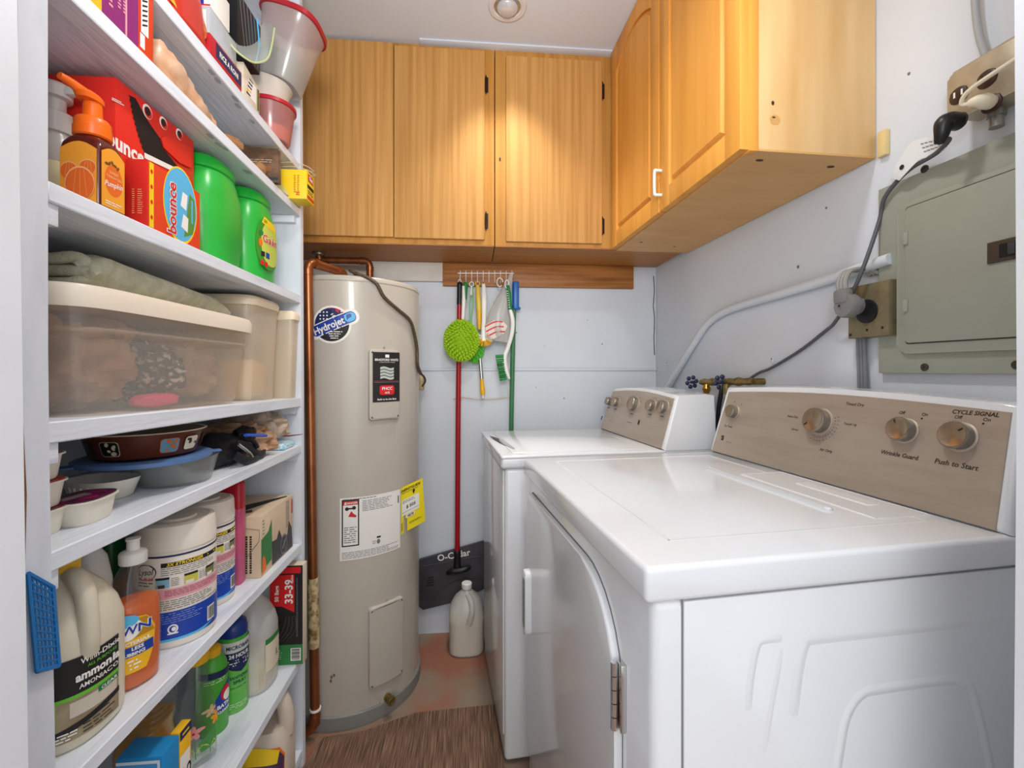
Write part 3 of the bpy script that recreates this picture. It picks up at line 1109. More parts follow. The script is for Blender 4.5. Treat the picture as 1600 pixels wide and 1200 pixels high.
# ================================================================ laundry machines
def console(par, xb, y0, y1, zc, depth, lean, crown, cap):
    """tilted back panel: outline in (y, height) on a leaning face; x grows to the wall"""
    tl = math.hypot(lean, zc)
    ey = Vector((lean, 0, zc)).normalized()
    fn = PLs((xb, 0, 0), (0, -1, 0), ey)          # x = -local y
    L = y1 - y0
    n = 16

    def outline(ins, insb=0.0):
        out = [(-y1 + ins, insb), (-y0 - ins, insb)]
        for i in range(n + 1):
            t = i / n
            x = -y0 - ins - 0.012 * (1 if ins == 0 else 0.8) - (L - 2 * ins - 0.024) * t
            out.append((x, tl - ins * .9 + crown * math.sin(PI * t) ** 1.0 - crown))
        return out
    m = MB()
    o = outline(0)
    front = [fn(x, y, 0) for x, y in o]
    back = [Vector((xb + depth, -x, min(y / tl, 1.0) * zc)) for x, y in o]
    mid = [f.lerp(bk, 0.75) + Vector((0, 0, 0.004 if k > 1 else 0)) for k, (f, bk) in enumerate(zip(front, back))]
    bm = bmesh.new()
    rings = [front, mid, back]
    vr = [[bm.verts.new(p) for p in r] for r in rings]
    N = len(o)
    f0 = bm.faces.new(vr[0])
    bm.faces.new(list(reversed(vr[2])))
    for r in range(2):
        for i in range(N):
            k = (i + 1) % N
            bm.faces.new((vr[r][i], vr[r + 1][i], vr[r + 1][k], vr[r][k]))
    bmesh.ops.bevel(bm, geom=list(f0.edges), offset=0.010, segments=3, profile=0.5, affect='EDGES')
    bmesh.ops.recalc_face_normals(bm, faces=bm.faces[:])
    m.bm(bm, ENAM)
    co = m.build('console', par)
    m = MB()
    m.prism(outline(cap, 0.004), fn, -0.002, 0.0022, CHAMP, 0.001, 1)
    return co, m, fn, tl


def knob(par, fn, x, y, r, h, mark=None, skirt=None):
    ax = fn.n
    M = Matrix.Translation(fn(x, y, 0.002)) @ Vector((0, 0, 1)).rotation_difference(ax).to_matrix().to_4x4()
    m = MB()
    m.lathe([(r * 1.10, 0.0), (r * 1.10, 0.002), (r * 1.04, 0.003)], CHAMP, n=36, M=M)
    m.lathe([(r * .96, 0.002), (r * .93, h * .55), (r * .95, h * .6), (r, h * .66), (r, h * .86), (r * .95, h * .93)], STEEL, n=40, cap=(True, False), M=M)
    m.lathe([(r * .95, h * .93), (r * .92, h), (r * .86, h * 1.0), (r * .84, h * .985), (0, h * .975)], CHAMPK, n=40, cap=(False, False), M=M)
    f2 = PLs(fn(x, y, 0.002 + h * .99), fn.ex, fn.ey)
    if mark is not None:
        c, q = math.cos(mark), math.sin(mark)
        pts = [(r * .5, -r * .05), (r * .8, -r * .05), (r * .8, r * .05), (r * .5, r * .05)]
        m.poly(f2, [(a * c - d_ * q, a * q + d_ * c) for a, d_ in pts], INK, 0.0004)
    return m.build('knob', par)


TOPZ, MROT = 0.93, R(5.7)
dry = thing('dryer', 'white front-loading clothes dryer nearest the doorway with a wide bronze control panel', 'dryer', (0.225, 0.563, 0), MROT)
DW, DD = 0.727, 0.675
# front face has local x = 0, near side local y = 0
m = MB()
m.b2((0.006, 0.002, 0.012), (DD, DW - 0.002, TOPZ - 0.046), ENAM, 0.014, 3)
for x, y in ((0.05, 0.05), (0.6, 0.05), (0.05, 0.66), (0.6, 0.66)):
    m.lathe([(0.018, 0), (0.018, 0.014)], BLACK, (x, y, 0), 12)
# seam between the wrapped front and the side panel, and the pressed side panel
fn = FY(0, 0.002, 0)
m.dec(fn, 0.0455, 0.0478, 0.02, TOPZ - 0.047, GREYT, 0.0005)
m.build('body', dry)
m = MB()
m.prism([(0.048, 0.015), (DD - .001, 0.015), (DD - .001, TOPZ - 0.050), (0.048, TOPZ - 0.050)], fn, 0.0002, 0.003, ENAM, 0.002)


def emboss(mb, fn, path, w, h, e0, closed=False):
    """pressed ridge along a 2-D path"""
    P = [Vector((x, y, 0)) for x, y in path]
    P = smooth_path(P, 5)
    prof = [(-w, 0), (-w * .55, h * .55), (-w * .2, h), (w * .2, h), (w * .55, h * .55), (w, 0)]
    rings = []
    for i, p in enumerate(P):
        t = (P[min(i + 1, len(P) - 1)] - P[max(i - 1, 0)]).normalized()
        nn = Vector((-t.y, t.x, 0))
        f_ = min(1.0, i / 3, (len(P) - 1 - i) / 3) if not closed else 1
        rings.append([fn(p.x + nn.x * a, p.y + nn.y * a, e0 + max(hh * f_, 0.00005) - 0.0001) for a, hh in prof])
    return mb.loft(rings, ENAM, (False, False), closed=False)


def sidepx(u, v):
    # near side plane of the dryer, in its local x, z
    n_ = Vector((math.sin(MROT), -math.cos(MROT), 0))
    o_ = Vector((0.225, 0.563, 0))
    d_ = ray(u, v)
    t_ = n_.dot(o_ - C0) / n_.dot(d_)
    p_ = C0 + d_ * t_ - o_
    return (p_.x * math.cos(MROT) + p_.y * math.sin(MROT), p_.z)


plate = [(0.10, 0.06)]
emboss(m, fn, [sidepx(*p) for p in ((1168, 1110), (1172, 1060), (1182, 1010), (1195, 999), (1222, 997))], 0.006, 0.0012, 0.003)
emboss(m, fn, [sidepx(*p) for p in ((1238, 1120), (1246, 1050), (1258, 1004), (1280, 996), (1400, 983), (1588, 962))], 0.009, 0.0013, 0.003)
emboss(m, fn, [sidepx(*p) for p in ((1303, 1230), (1310, 1180), (1322, 1120), (1345, 1085), (1380, 1075), (1480, 1062), (1505, 1068), (1520, 1085), (1545, 1190), (1550, 1230))], 0.008, 0.0018, 0.003)
emboss(m, fn, [sidepx(*p) for p in ((1192, 1180), (1205, 1100), (1222, 1010))], 0.005, 0.0006, 0.003)
m.build('side_panel', dry)
# top
m = MB()
m.b2((-0.008, -0.006, TOPZ - 0.047), (DD + 0.002, DW, TOPZ), ENAM, 0.008, 4)
ft = PLs((0, 0, TOPZ), (1, 0, 0), (0, 1, 0))


def ridge(mb, pts, w, h, mm, base=TOPZ):
    n = len(pts)
    for i in range(n):
        a, c = Vector(pts[i]), Vector(pts[(i + 1) % n])
        d_ = (c - a).normalized()
        nn = Vector((-d_.y, d_.x))
        a2, c2_ = a - d_ * w * .5, c + d_ * w * .5
        vv = [(*(a2 - nn * w), base - 0.0002), (*(a2 - nn * w * .3), base + h), (*(a2 + nn * w * .3), base + h), (*(a2 + nn * w), base - 0.0002),
              (*(c2_ - nn * w), base - 0.0002), (*(c2_ - nn * w * .3), base + h), (*(c2_ + nn * w * .3), base + h), (*(c2_ + nn * w), base - 0.0002)]
        mb.add(vv, [(0, 4, 5, 1), (1, 5, 6, 2), (2, 6, 7, 3), (0, 1, 2, 3), (7, 6, 5, 4)], mm)
    return mb


# broad shallow raised field, its rim
ridge(m, [(0.07, 0.075), (0.535, 0.075), (0.535, 0.665), (0.07, 0.665)], 0.004, 0.0006, ENAM)
m.prism(rrect(0.418, 0.434, 0.15, 0.505, 0.007), ft, -0.0005, 0.0055, ENAM, 0.004, 3)
m.build('top', dry)
# lint screen cover beside the console
m = MB()
lx0, lx1, ly0_, ly1_ = 0.462, 0.572, 0.10, 0.43
ridge(m, [(lx0, ly0_), (lx1, ly0_), (lx1, ly1_), (lx0, ly1_)], 0.0025, 0.0018, ENAM)
m.prism([(lx0, ly0_), (lx1, ly0_), (lx1, ly1_), (lx0, ly1_)], ft, 0.0001, 0.0012, ENAM)
m.prism(rrect(0.515, 0.545, 0.16, 0.33, 0.006), ft, 0.0011, 0.0020, GLOSSW, 0.0006)
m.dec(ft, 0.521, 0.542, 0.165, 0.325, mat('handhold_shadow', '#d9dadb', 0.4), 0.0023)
m.build('lint_cover', dry)
# door on the front face
ff_ = PLs((0.006, 0, 0), (0, -1, 0), (0, 0, 1))
m = MB()
dz0, dz1, dy0, dy1 = 0.16, TOPZ - 0.085, 0.095, 0.69


def door_out(ins):
    r = 0.15
    out = []
    for cx_, cz_, a0, rr in ((-dy0 - ins - r, dz0 + ins + r, -PI / 2, r), (-dy0 - ins - r, dz1 - ins - r, 0, r), (-dy1 + ins + .03, dz1 - ins - .03, PI / 2, .03), (-dy1 + ins + .03, dz0 + ins + .03, PI, .03)):
        for i in range(9):
            a = a0 + PI / 2 * i / 8
            out.append((cx_ + rr * math.cos(a), cz_ + rr * math.sin(a)))
    return out


m.prism(door_out(0), ff_, 0.0, 0.013, ENAM, 0.005, 3)
dd = m.build('door', dry)
m = MB()
o1, o2 = door_out(-0.003), door_out(0.0)
rg = []
for e_, o_ in ((0.0003, o1), (0.0006, o2)):
    rg.append([ff_(x, y, e_) for x, y in o_])
m.loft(rg, GREYT, (False, False))
m.build('door_gasket', dd)
# handle on the far edge of the door
m = MB()
hy = -0.652
zc_ = 0.560
m.prism(rrect(hy - 0.020, hy + 0.020, zc_ - 0.085, zc_ + 0.085, 0.016), ff_, 0.012, 0.030, ENAM2, 0.006)
m.prism(rrect(hy - 0.008, hy + 0.014, zc_ - 0.066, zc_ + 0.066, 0.010), ff_, 0.0295, 0.0305, mat('handle_recess', '#8f9297', 0.5))
for i in range(6):
    z = zc_ - 0.05 + i * 0.02
    m.dec(ff_, hy - 0.006, hy - 0.001, z, z + 0.004, DARK, 0.0309)
m.build('handle', dd)
for zz in (0.34, 0.702):
    m = MB()
    ys = -dy0 + 0.003
    for i in range(5):
        m.lathe([(0.0052, 0.0), (0.0052, 0.0185)], CHROME, ff_(ys, zz + i * 0.020 - 0.05, 0.014), 12)
    m.box(ff_(ys + 0.007, zz, 0.005), (0.008, 0.012, 0.098), CHROME, 0.001)
    m.build('hinge', dry)
# console
con, fp, fn, tl = console(dry, 0.578, -0.004, DW + 0.002, 0.207, 0.085, 0.055, 0.012, 0.014)
for o_ in (con,):
    o_.location = (0, 0, TOPZ - 0.0005)


def conpx(u, v):
    """pixel to console-face coordinates of the dryer"""
    M = Matrix.Translation((0.225, 0.563, 0)) @ Matrix.Rotation(MROT, 4, 'Z') @ Matrix.Translation((0, 0, TOPZ))
    o_ = M @ fn.o
    ex_, ey_ = M.to_3x3() @ fn.ex, M.to_3x3() @ fn.ey
    n_ = ex_.cross(ey_)
    d_ = ray(u, v)
    p_ = C0 + d_ * (n_.dot(o_ - C0) / n_.dot(d_)) - o_
    return p_.dot(ex_), p_.dot(ey_)


PAN = fp
KN = [((1143, 643), 0.0185, None), ((1276, 658), 0.0285, R(220)), ((1408, 672), 0.0225, R(115)), ((1495, 682), 0.0235, R(40))]
kc = []
for (u, v), r, mk in KN:
    x, y = conpx(u + (6 if r < .02 else 8), v + 1)
    kc.append((x, y, r))
    knob(con, fn, x, y, r, 0.022 if r < .028 else 0.026, mk)
m = fp


def ctext(s, u, v, size, bold=0.01, skew=0.15):
    x, y = conpx(u, v)
    m.text(s, fn, x, y, size, INKB, 0.0026, bold, skew=skew)


ctext('Timed Dry', 1337, 632, 0.0095)
ctext('Touch Up', 1330, 663, 0.0075)
ctext('Air Only', 1292, 704, 0.0090)
ctext('Auto Dry', 1240, 651, 0.0085)
ctext('Normal', 1243, 671, 0.0065)
ctext('Dry Temp', 1139, 666, 0.0085)
ctext('Wrinkle Guard', 1406, 711, 0.0112, 0.02)
ctext('Push to Start', 1495, 726, 0.0122, 0.02)
ctext('CYCLE SIGNAL', 1525, 646, 0.0100, 0.025)
ctext('Off', 1411, 645, 0.0085)
ctext('On', 1447, 648, 0.0085)
ctext('Off', 1499, 652, 0.0085)
ctext('On', 1544, 656, 0.0085)
for u, v in ((1442, 654), (1538, 662), (1149, 628), (1160, 632)):
    x, y = conpx(u, v)
    m.ell(fn, x, y, 0.0017, 0.0017, INK, 0.0026, 10)
x, y, r = kc[1]
for i in range(20):
    a = R(-112 + 11 * i) if i < 13 else R(150 + 9 * (i - 13))
    m.ell(fn, x + math.cos(a) * r * 1.28, y + math.sin(a) * r * 1.28, 0.0012, 0.0012, INKB, 0.0026, 8)
    if i < 13:
        m.dec(fn, x + math.cos(a) * r * 1.55 - .0022, x + math.cos(a) * r * 1.55 + .0022, y + math.sin(a) * r * 1.55 - .001, y + math.sin(a) * r * 1.55 + .001, GREYT, 0.0026)
x, y = conpx(1130, 684)
m.poly(fn, rrect(x - .0055, x + .0055, y - .007, y + .007, .001, 1), INK, 0.0026)
m.poly(fn, [(x - .0032, y - .005), (x - .0016, y - .005), (x + .004, y + .005), (x + .002, y + .005)], CHAMPK, 0.0029)
m.poly(fn, [(x - .0035, y + .001), (x - .0035, y - .0055), (x - .0022, y - .0055), (x - .0022, y + .001)], CHAMPK, 0.0029)
x, y = conpx(1140, 691)
m.lines(fn, x - .012, x + .014, y - .0012, y + .0012, 1, GREYT, 0.0026, 0.8)
m.build('control_panel', con)

# ---- washer
was = thing('washer', 'white top-loading washing machine beyond the dryer by the back wall', 'washer', (0.0888, 1.348, 0), R(5.0))
WW, WD, WZ = 0.545, 0.70, 0.925
m = MB()
m.b2((0.008, 0.002, 0.012), (WD, WW, WZ - 0.040), ENAM, 0.012, 3)
m.b2((0.004, 0.020, 0.08), (0.012, WW - 0.02, WZ - 0.048), ENAM, 0.006, 2)
for x, y in ((0.05, 0.05), (0.6, 0.05), (0.05, 0.48), (0.6, 0.48)):
    m.lathe([(0.018, 0), (0.018, 0.014)], BLACK, (x, y, 0), 12)
m.build('body', was)
m = MB()
m.b2((-0.004, -0.003, WZ - 0.041), (WD + 0.002, WW + 0.004, WZ - 0.006), ENAM, 0.010, 4)
m.b2((-0.004, -0.003, WZ - 0.012), (WD + 0.002, WW + 0.004, WZ), ENAM, 0.005, 3)
m.build('top', was)
m = MB()
m.b2((0.035, 0.035, WZ - 0.003), (0.47, WW - 0.035, WZ + 0.0022), ENAM, 0.002, 2)
lidp = m.build('lid', was)
m = MB()
ftw = PLs((0, 0, WZ + 0.0022), (1, 0, 0), (0, 1, 0))
m.poly(ftw, [(0.010, 0.40), (0.018, 0.30), (0.030, 0.20), (0.050, 0.09), (0.034, 0.19), (0.030, 0.26), (0.036, 0.32), (0.026, 0.36)], DARK, 0.0006)
m.poly(ftw, [(0.034, 0.19), (0.050, 0.09), (0.056, 0.10), (0.048, 0.30), (0.040, 0.40), (0.036, 0.32)], mat('slot_grey', '#a9abae', 0.3), 0.0007)
m.build('lid_handle_slot', lidp)
con, fp, fn, tl = console(was, 0.512, -0.004, WW + 0.004, 0.186, 0.185, 0.060, 0.014, 0.012)
con.location = (0, 0, WZ - 0.0005)


def conpx(u, v):
    M = Matrix.Translation(was.location) @ Matrix.Rotation(R(5.0), 4, 'Z') @ Matrix.Translation((0, 0, WZ))
    o_ = M @ fn.o
    ex_, ey_ = M.to_3x3() @ fn.ex, M.to_3x3() @ fn.ey
    n_ = ex_.cross(ey_)
    d_ = ray(u, v)
    p_ = C0 + d_ * (n_.dot(o_ - C0) / n_.dot(d_)) - o_
    return p_.dot(ex_), p_.dot(ey_)


m = fp
for (u, v), r in (((952, 628), 0.017), ((963, 629), 0.019), ((990, 632), 0.028), ((1018, 635), 0.020), ((1037, 637), 0.021)):
    x, y = conpx(u + 3, v)
    knob(con, fn, x, y, r, 0.022)
    for i in range(6):
        a = R(20 + 28 * i)
        m.dec(fn, x + math.cos(a) * r * 1.5 - .002, x + math.cos(a) * r * 1.5 + .002, y + math.sin(a) * r * 1.45 - .001, y + math.sin(a) * r * 1.45 + .001, INKB, 0.0026)
    m.lines(fn, x - .014, x + .014, y - r - .012, y - r - .007, 1, INKB, 0.0026, 0.6)
x, y = conpx(984, 660)
for i in range(7):
    m.ell(fn, x - .018 + i * .006, y, 0.0014, 0.0025, INK, 0.0026, 8)
x, y = conpx(999, 660)
m.ell(fn, x, y, .006, .010, INK, 0.003, 14)
x, y = conpx(941, 653)
m.poly(fn, rrect(x - .006, x + .006, y - .009, y + .009, .001, 1), INK, 0.0026)
m.poly(fn, [(x - .003, y - .006), (x - .001, y - .006), (x + .004, y + .006), (x + .002, y + .006)], CHAMPK, 0.0029)
x, y = conpx(955, 658)
m.lines(fn, x - .02, x + .02, y - .0015, y + .0015, 1, GREYT, 0.0026, 0.6)
m.build('control_panel', con)

# ================================================================ things on the right wall
def rwthing(name, label, cat, u, v, group=None):
    p = onR(u, v, 0)
    return thing(name, label, cat, (p.x, p.y, p.z), RWA, group), p


ep, ep0 = rwthing('electrical_panel', 'grey-green metal breaker panel with hinged door on the right wall', 'electrical panel', 1381, 583)


def wl(base, u, v, off):
    """pixel on a plane parallel to the right wall -> local (-y, z) of a wall-mounted thing"""
    p = onR(u, v, off) - base
    y = -p.x * math.sin(RWA) + p.y * math.cos(RWA)
    return -y, p.z


fw = PLs((0, 0, 0), (0, -1, 0), (0, 0, 1))
W_, H_ = 0.385, wl(ep0, 1381, 293, 0.014)[1]
m = MB()
m.prism([(0, 0), (W_, 0), (W_, H_), (0, H_)], fw, 0.0012, 0.014, PANELG, 0.002)
x0, z1 = wl(ep0, 1402, 322, 0.02)
_, z0 = wl(ep0, 1402, 553, 0.02)
m.prism(rrect(x0, W_ - .02, z0, z1, .018), fw, 0.0135, 0.0215, PANELG, 0.004)
eb = m.build('cover', ep)
m = MB()
x2, z3 = wl(ep0, 1415, 326, 0.024)
_, z2 = wl(ep0, 1415, 536, 0.024)
m.prism(rrect(x2 - .0025, W_ - .028, z2 - .0025, z3 + .0025, .006), fw, 0.0214, 0.0218, DARK)
m.prism(rrect(x2, W_ - .03, z2, z3, .005), fw, 0.0216, 0.0245, PANELG, 0.0015)
m.ell(fw, x2 + .205, z2 + .115, .013, .013, PANELG, 0.0250)
dr = m.build('door', ep)
m = MB()
xa, za = wl(ep0, 1543, 413, 0.026)
xb, zb = wl(ep0, 1590, 380, 0.026)
m.prism([(xa, za), (xa + .075, za), (xa + .075, za + .036), (xa, za + .036)], fw, 0.0245, 0.0275, mat('latch_brown', '#43382f', 0.45), 0.001)
m.prism([(xa + .018, za + .006), (xa + .045, za + .006), (xa + .045, za + .029), (xa + .018, za + .029)], fw, 0.0276, 0.0279, BLACK)
m.prism([(xa + .034, za + .008), (xa + .044, za + .008), (xa + .044, za + .027), (xa + .034, za + .027)], fw, 0.0280, 0.0345, DARK, 0.001)
m.build('latch', dr)
for u, v in ((1414, 373), (1414, 478)):
    x, z = wl(ep0, u, v, 0.026)
    m = MB()
    m.box(fw(x, z, 0.0245), (0.006, 0.011, 0.026), PANELG, 0.002)
    m.build('hinge', ep)
for u, v, o in ((1445, 264, 0.014), (1445, 577, 0.014), (1589, 574, 0.014)):
    x, z = wl(ep0, u, v, o)
    m = MB()
    M = Matrix.Translation(fw(x, z + (0.004 if v > 500 else 0), 0.0135)) @ Vector((0, 0, 1)).rotation_difference(fw.n).to_matrix().to_4x4()
    m.lathe([(0.0075, 0), (0.0075, 0.002), (0.004, 0.004), (0, 0.004)], mat('screw_dark', '#4d463e', 0.4, 0.7), n=16, M=M)
    m.build('screw', ep)

# range outlet with its plug, left of the panel
ro, ro0 = rwthing('dryer_outlet', 'square metal dryer outlet box left of the breaker panel', 'outlet', 1352, 525)
xa, zt = wl(ro0, 1323, 455, 0.035)
xb, zb = wl(ro0, 1379, 525, 0.035)
m = MB()
m.prism([(xa, zb), (xb + .012, zb), (xb + .012, zt + .008), (xa, zt + .008)], fw, 0.001, 0.033, mat('galvanised', '#8f8468', 0.42, 0.5, var=('#776c52', S1(30), 0.4, 0.7)), 0.004)
m.lathe([(0.026, 0), (0.026, 0.003), (0.020, 0.004)], BLACK, n=26, M=Matrix.Translation(fw((xa + xb) / 2 + .006, (zt + zb) / 2 + .002, 0.033)) @ Vector((0, 0, 1)).rotation_difference(fw.n).to_matrix().to_4x4())
for x, z in ((xa + .008, zb + .008), ((xa + xb) / 2 + .006, zb + .016), (xb - .002, zb + .018)):
    m.ell(fw, x, z, .003, .003, INK, .0335)
m.build('box', ro)
m = MB()
for i in range(3):
    x = xa + .006 + i * .008
    m.tube([fw(x, zb + .004, .012), fw(x + .003, zb - .08, .012), fw(x + .010, zb - .26, .014), fw(x + .012, zb - .42, .02)], 0.0042, mat('flat_cable', '#7e8085', 0.5), 8, 4)
m.build('cable', ro)
pg_, pg0 = rwthing('dryer_plug', 'round grey dryer plug pushed into the outlet left of the breaker panel', 'plug', 1361, 479)
M = Matrix.Translation(Vector((-0.0335, -0.004, 0.0))) @ Vector((0, 0, 1)).rotation_difference(fw.n).to_matrix().to_4x4()
PLG = mat('plug_grey', '#7d7c7b', 0.5)
m = MB().lathe([(0.019, 0.0), (0.019, 0.018), (0.027, 0.020), (0.027, 0.036), (0.024, 0.041), (0.0, 0.042)], PLG, n=28, M=M)
m.box((-0.068, 0.002, 0.022), (0.022, 0.038, 0.034), PLG, 0.008)
m.ell(PLs((-0.0795, 0, 0), (0, -1, 0), (0, 0, 1)), 0.0, 0.0, .003, .003, INK, .0004)
m.build('body', pg_)
m = MB()
for i in range(3):
    y = 0.012 - i * .009
    m.tube([(-0.068, y, 0.034), (-0.068, y + .002, 0.055), (-0.055, y + .001, 0.078), (-0.02, y - .002, 0.083), (-0.006, y - .02, 0.07)], 0.005, mat('cord_grey', '#9a9894', 0.5), 8, 5)
m.build('cord', pg_)

# four-gang socket box above the panel
GAL = mat('socket_plate', '#b5a994', 0.38, 0.45, var=('#9f937d', S1(25), 0.4, 0.7))
ob, ob0 = rwthing('outlet_box', 'tan metal four-socket outlet box above the breaker panel', 'outlet', 1530, 200)
xa, za = wl(ob0, 1480, 195, 0.05)
xa2, zb = wl(ob0, 1480, 138, 0.05)
m = MB()
W2, H2 = 0.118, zb - za + .022
m.prism(rrect(xa + .004, xa + W2 - .004, za + .002, za + H2 - .002, .012), fw, 0.0012, 0.042, GAL, 0.002)
m.prism(rrect(xa, xa + W2, za, za + H2, .010), fw, 0.038, 0.050, GAL, 0.005)
ob_b = m.build('box', ob)
BRN = mat('socket_brown', '#3a2119', 0.35)
socks = []
for i in range(2):
    for j in range(2):
        x, z = wl(ob0, *(((1497, 190), (1498, 149)), ((1549, 162), (1542, 123)))[i][j], .051)
        socks.append((x, z))
        m = MB()
        m.prism([(x + .0165 * math.cos(t) * (1 if abs(math.cos(t)) < .8 else .92), z + .0145 * math.sin(t)) for t in [2 * PI * k / 24 for k in range(24)]], fw, 0.0495, 0.0522, BRN, 0.001)
        for dx in (-.006, .006):
            m.dec(fw, x + dx - .0016, x + dx + .0016, z - .002, z + .008, PAPER if (i, j) == (0, 1) else BLACK, .0526)
        m.ell(fw, x, z - .008, .0026, .003, BLACK, .0526, 10)
        m.build('socket', ob)
# conduit down to it, and the short fitting to the panel
m = MB()
x, z = xa + .055, za - .002
m.tube([fw(x, z, .022), fw(x, z - .03, .022)], 0.010, STEEL, 14, 0)
m.lathe([(0.013, 0), (0.013, 0.008)], STEEL, fw(x, z - .012, .022), 8)
m.build('conduit_nipple', ob)
pts = [onR(u, v, 0.012) for u, v in ((1521, -60), (1524, 10), (1530, 55), (1541, 90), (1552, 118))]
m = MB().tube(pts, 0.0055, mat('painted_conduit_grey', '#a9abad', 0.5), 12, 6)
tag(m.build('conduit'), 'grey cable conduit dropping from the ceiling to the outlet box', 'conduit')

# black plug, cord and paper tag
pc_, pc0 = rwthing('power_cord', 'black plug and dark cord running from the outlet box down to the valves', 'cord', 1495, 190)


def loc_(u, v, off):
    p = onR(u, v, off) - pc0
    return Vector((p.x * math.cos(RWA) + p.y * math.sin(RWA), -p.x * math.sin(RWA) + p.y * math.cos(RWA), p.z))


s0 = fw(*socks[0], 0.052)
s0 = Vector((s0.x, s0.y, s0.z)) + (ob0 - pc0)
m = MB()
m.tube([s0, s0 + Vector((-.015, 0.001, 0)), s0 + Vector((-.025, .003, -.004)), s0 + Vector((-.027, .005, -.022)), s0 + Vector((-.026, .010, -.036))], [0.0145, 0.0155, 0.014, 0.011, 0.007], BLACK, 14, 5)
m.build('plug', pc_)
q0 = s0 + Vector((-.026, .010, -.034))
pts = [q0] + [loc_(*a) for a in ((1483, 218, .055), (1462, 240, .045), (1425, 262, .03), (1400, 285, .024), (1381, 312, .022), (1374, 345, .016), (1350, 415, .05), (1328, 465, .05), (1305, 503, .03), (1290, 517, .012), (1250, 548, .010), (1205, 575, .010), (1185, 583, .012), (1160, 600, .03))]
m = MB().tube(pts, 0.0042, mat('cord_dark', '#55575c', 0.5), 10, 6, flat=1.0)
m.build('cord', pc_)
m = MB()
pa = [loc_(*a) for a in ((1483, 214, .052), (1470, 212, .05), (1440, 216, .046), (1420, 226, .044), (1398, 262, .040), (1393, 278, .036))]
pb_ = [loc_(*a) for a in ((1480, 226, .050), (1472, 236, .048), (1452, 246, .044), (1436, 250, .042), (1412, 274, .038), (1405, 282, .034))]
P1, P2 = smooth_path(pa, 4), smooth_path(pb_, 4)
TAGM = mat('tag_paper', '#e8e9ea', 0.5)
vv = P1 + P2
n = len(P1)
m.add(vv, [(i, i + 1, n + i + 1, n + i) for i in range(n - 1)], TAGM)
m.add([p + Vector((.0012, 0, 0)) for p in vv], [(n + i, n + i + 1, i + 1, i) for i in range(n - 1)], TAGM)
for k in range(2, 9):
    a, c = P1[k], P2[k]
    for t in (.25, .45, .65):
        q = a.lerp(c, t) + Vector((-.0008, 0, 0))
        d_ = (P1[k + 1] - P1[k]) * .7
        up = (c - a) * .05
        m.add([q, q + d_, q + d_ + up, q + up], [(0, 1, 2, 3)], GREYT)
q = P1[15].lerp(P2[15], .5) + Vector((-.001, 0, 0))
m.add([q + Vector((0, .005 * math.cos(t), .005 * math.sin(t))) for t in [2 * PI * k / 10 for k in range(10)]], [tuple(range(10))], INK)
m.build('tag', pc_)
wp, wp0 = rwthing('extension_cord', 'ivory plug and cord in the lower right socket of the outlet box', 'cord', 1540, 165)
s1 = fw(*socks[2], 0.052)
s1 = Vector((s1.x, s1.y, s1.z)) + (ob0 - wp0)
IVO = mat('ivory_plastic', '#e8ddc4', 0.4)
m = MB().tube([s1 + Vector((0, 0, .002)), s1 + Vector((-.012, 0, .003)), s1 + Vector((-.020, .004, .005)), s1 + Vector((-.024, .014, .006))], [0.011, 0.012, 0.010, 0.006], IVO, 12, 5)
m.build('plug', wp)
m = MB().tube([s1 + Vector((-.023, .012, .006)), s1 + Vector((-.027, .022, .010)), s1 + Vector((-.032, .010, .022)), s1 + Vector((-.032, -.03, .030)), s1 + Vector((-.03, -.12, .040))], 0.0035, IVO, 8, 6)
m.build('cord', wp)

# painted conduit across the right wall
pts = [onR(u, v, 0.015) for u, v in ((1034, 622), (1046, 602), (1062, 574), (1090, 528), (1104, 508), (1122, 493), (1150, 480), (1250, 450), (1330, 425), (1392, 404))]
m = MB().tube(pts, 0.0125, WALL, 14, 6)
for u, v in ((1180, 471),):
    q = onR(u, v, 0.015)
tag(m.build('conduit'), 'white painted conduit climbing the right wall from the washer to the breaker panel', 'conduit')

# washer supply valves
vt, vt0 = rwthing('water_valve', 'pair of brass washer supply valves with blue handles behind the machines', 'valve', 1120, 600)


def lv(u, v, off):
    p = onR(u, v, off) - vt0
    return Vector((p.x * math.cos(RWA) + p.y * math.sin(RWA), -p.x * math.sin(RWA) + p.y * math.cos(RWA), p.z))


m = MB()
a, c = lv(1095, 597, .05), lv(1178, 596, .03)
m.tube([a + (c - a) * (i / 12) for i in range(13)], [.009, .013, .010, .014, .010, .009, .009, .013, .010, .015, .010, .012, .010], BRASS, 12, 0)
m.tube([c, c + Vector((.03, -.005, 0))], .010, BRASS, 12, 0)
k = lv(1104, 600, .05)
m.tube([k, k + Vector((0, 0, -.016)), k + Vector((0, 0, -.034))], [.008, .009, .015, .015, .009], mat('new_brass', '#c99545', .25, .95), 12, 0)
k = lv(1135, 600, .05)
m.tube([k, k + Vector((0, 0, -.03))], .010, BRASS, 12, 0)
m.build('valve_body', vt)
for u, v in ((1081, 597), (1126, 597)):
    m = MB()
    c = lv(u, v, .052)
    for i in range(6):
        t = i * PI / 3 + .2
        m.blob(c + Vector((math.cos(t) * .018, 0, math.sin(t) * .018)), (.0085, .006, .0085), mat('handle_blue', '#23304e', 0.4), i, 0.05, n=10, k=8)
    m.tube([c + Vector((0, .006, 0)), c + Vector((0, -.018, 0))], .006, mat('handle_blue', '#23304e'), 10, 0)
    m.build('handle', vt)
m = MB()
k = lv(1127, 612, .055)
m.tube([lv(1128, 603, .052), k, lv(1122, 650, .055), lv(1122, 720, .04)], .0075, BLACK, 10, 5)
m.build('hose', vt)
m = MB()
k = lv(1136, 622, .04)
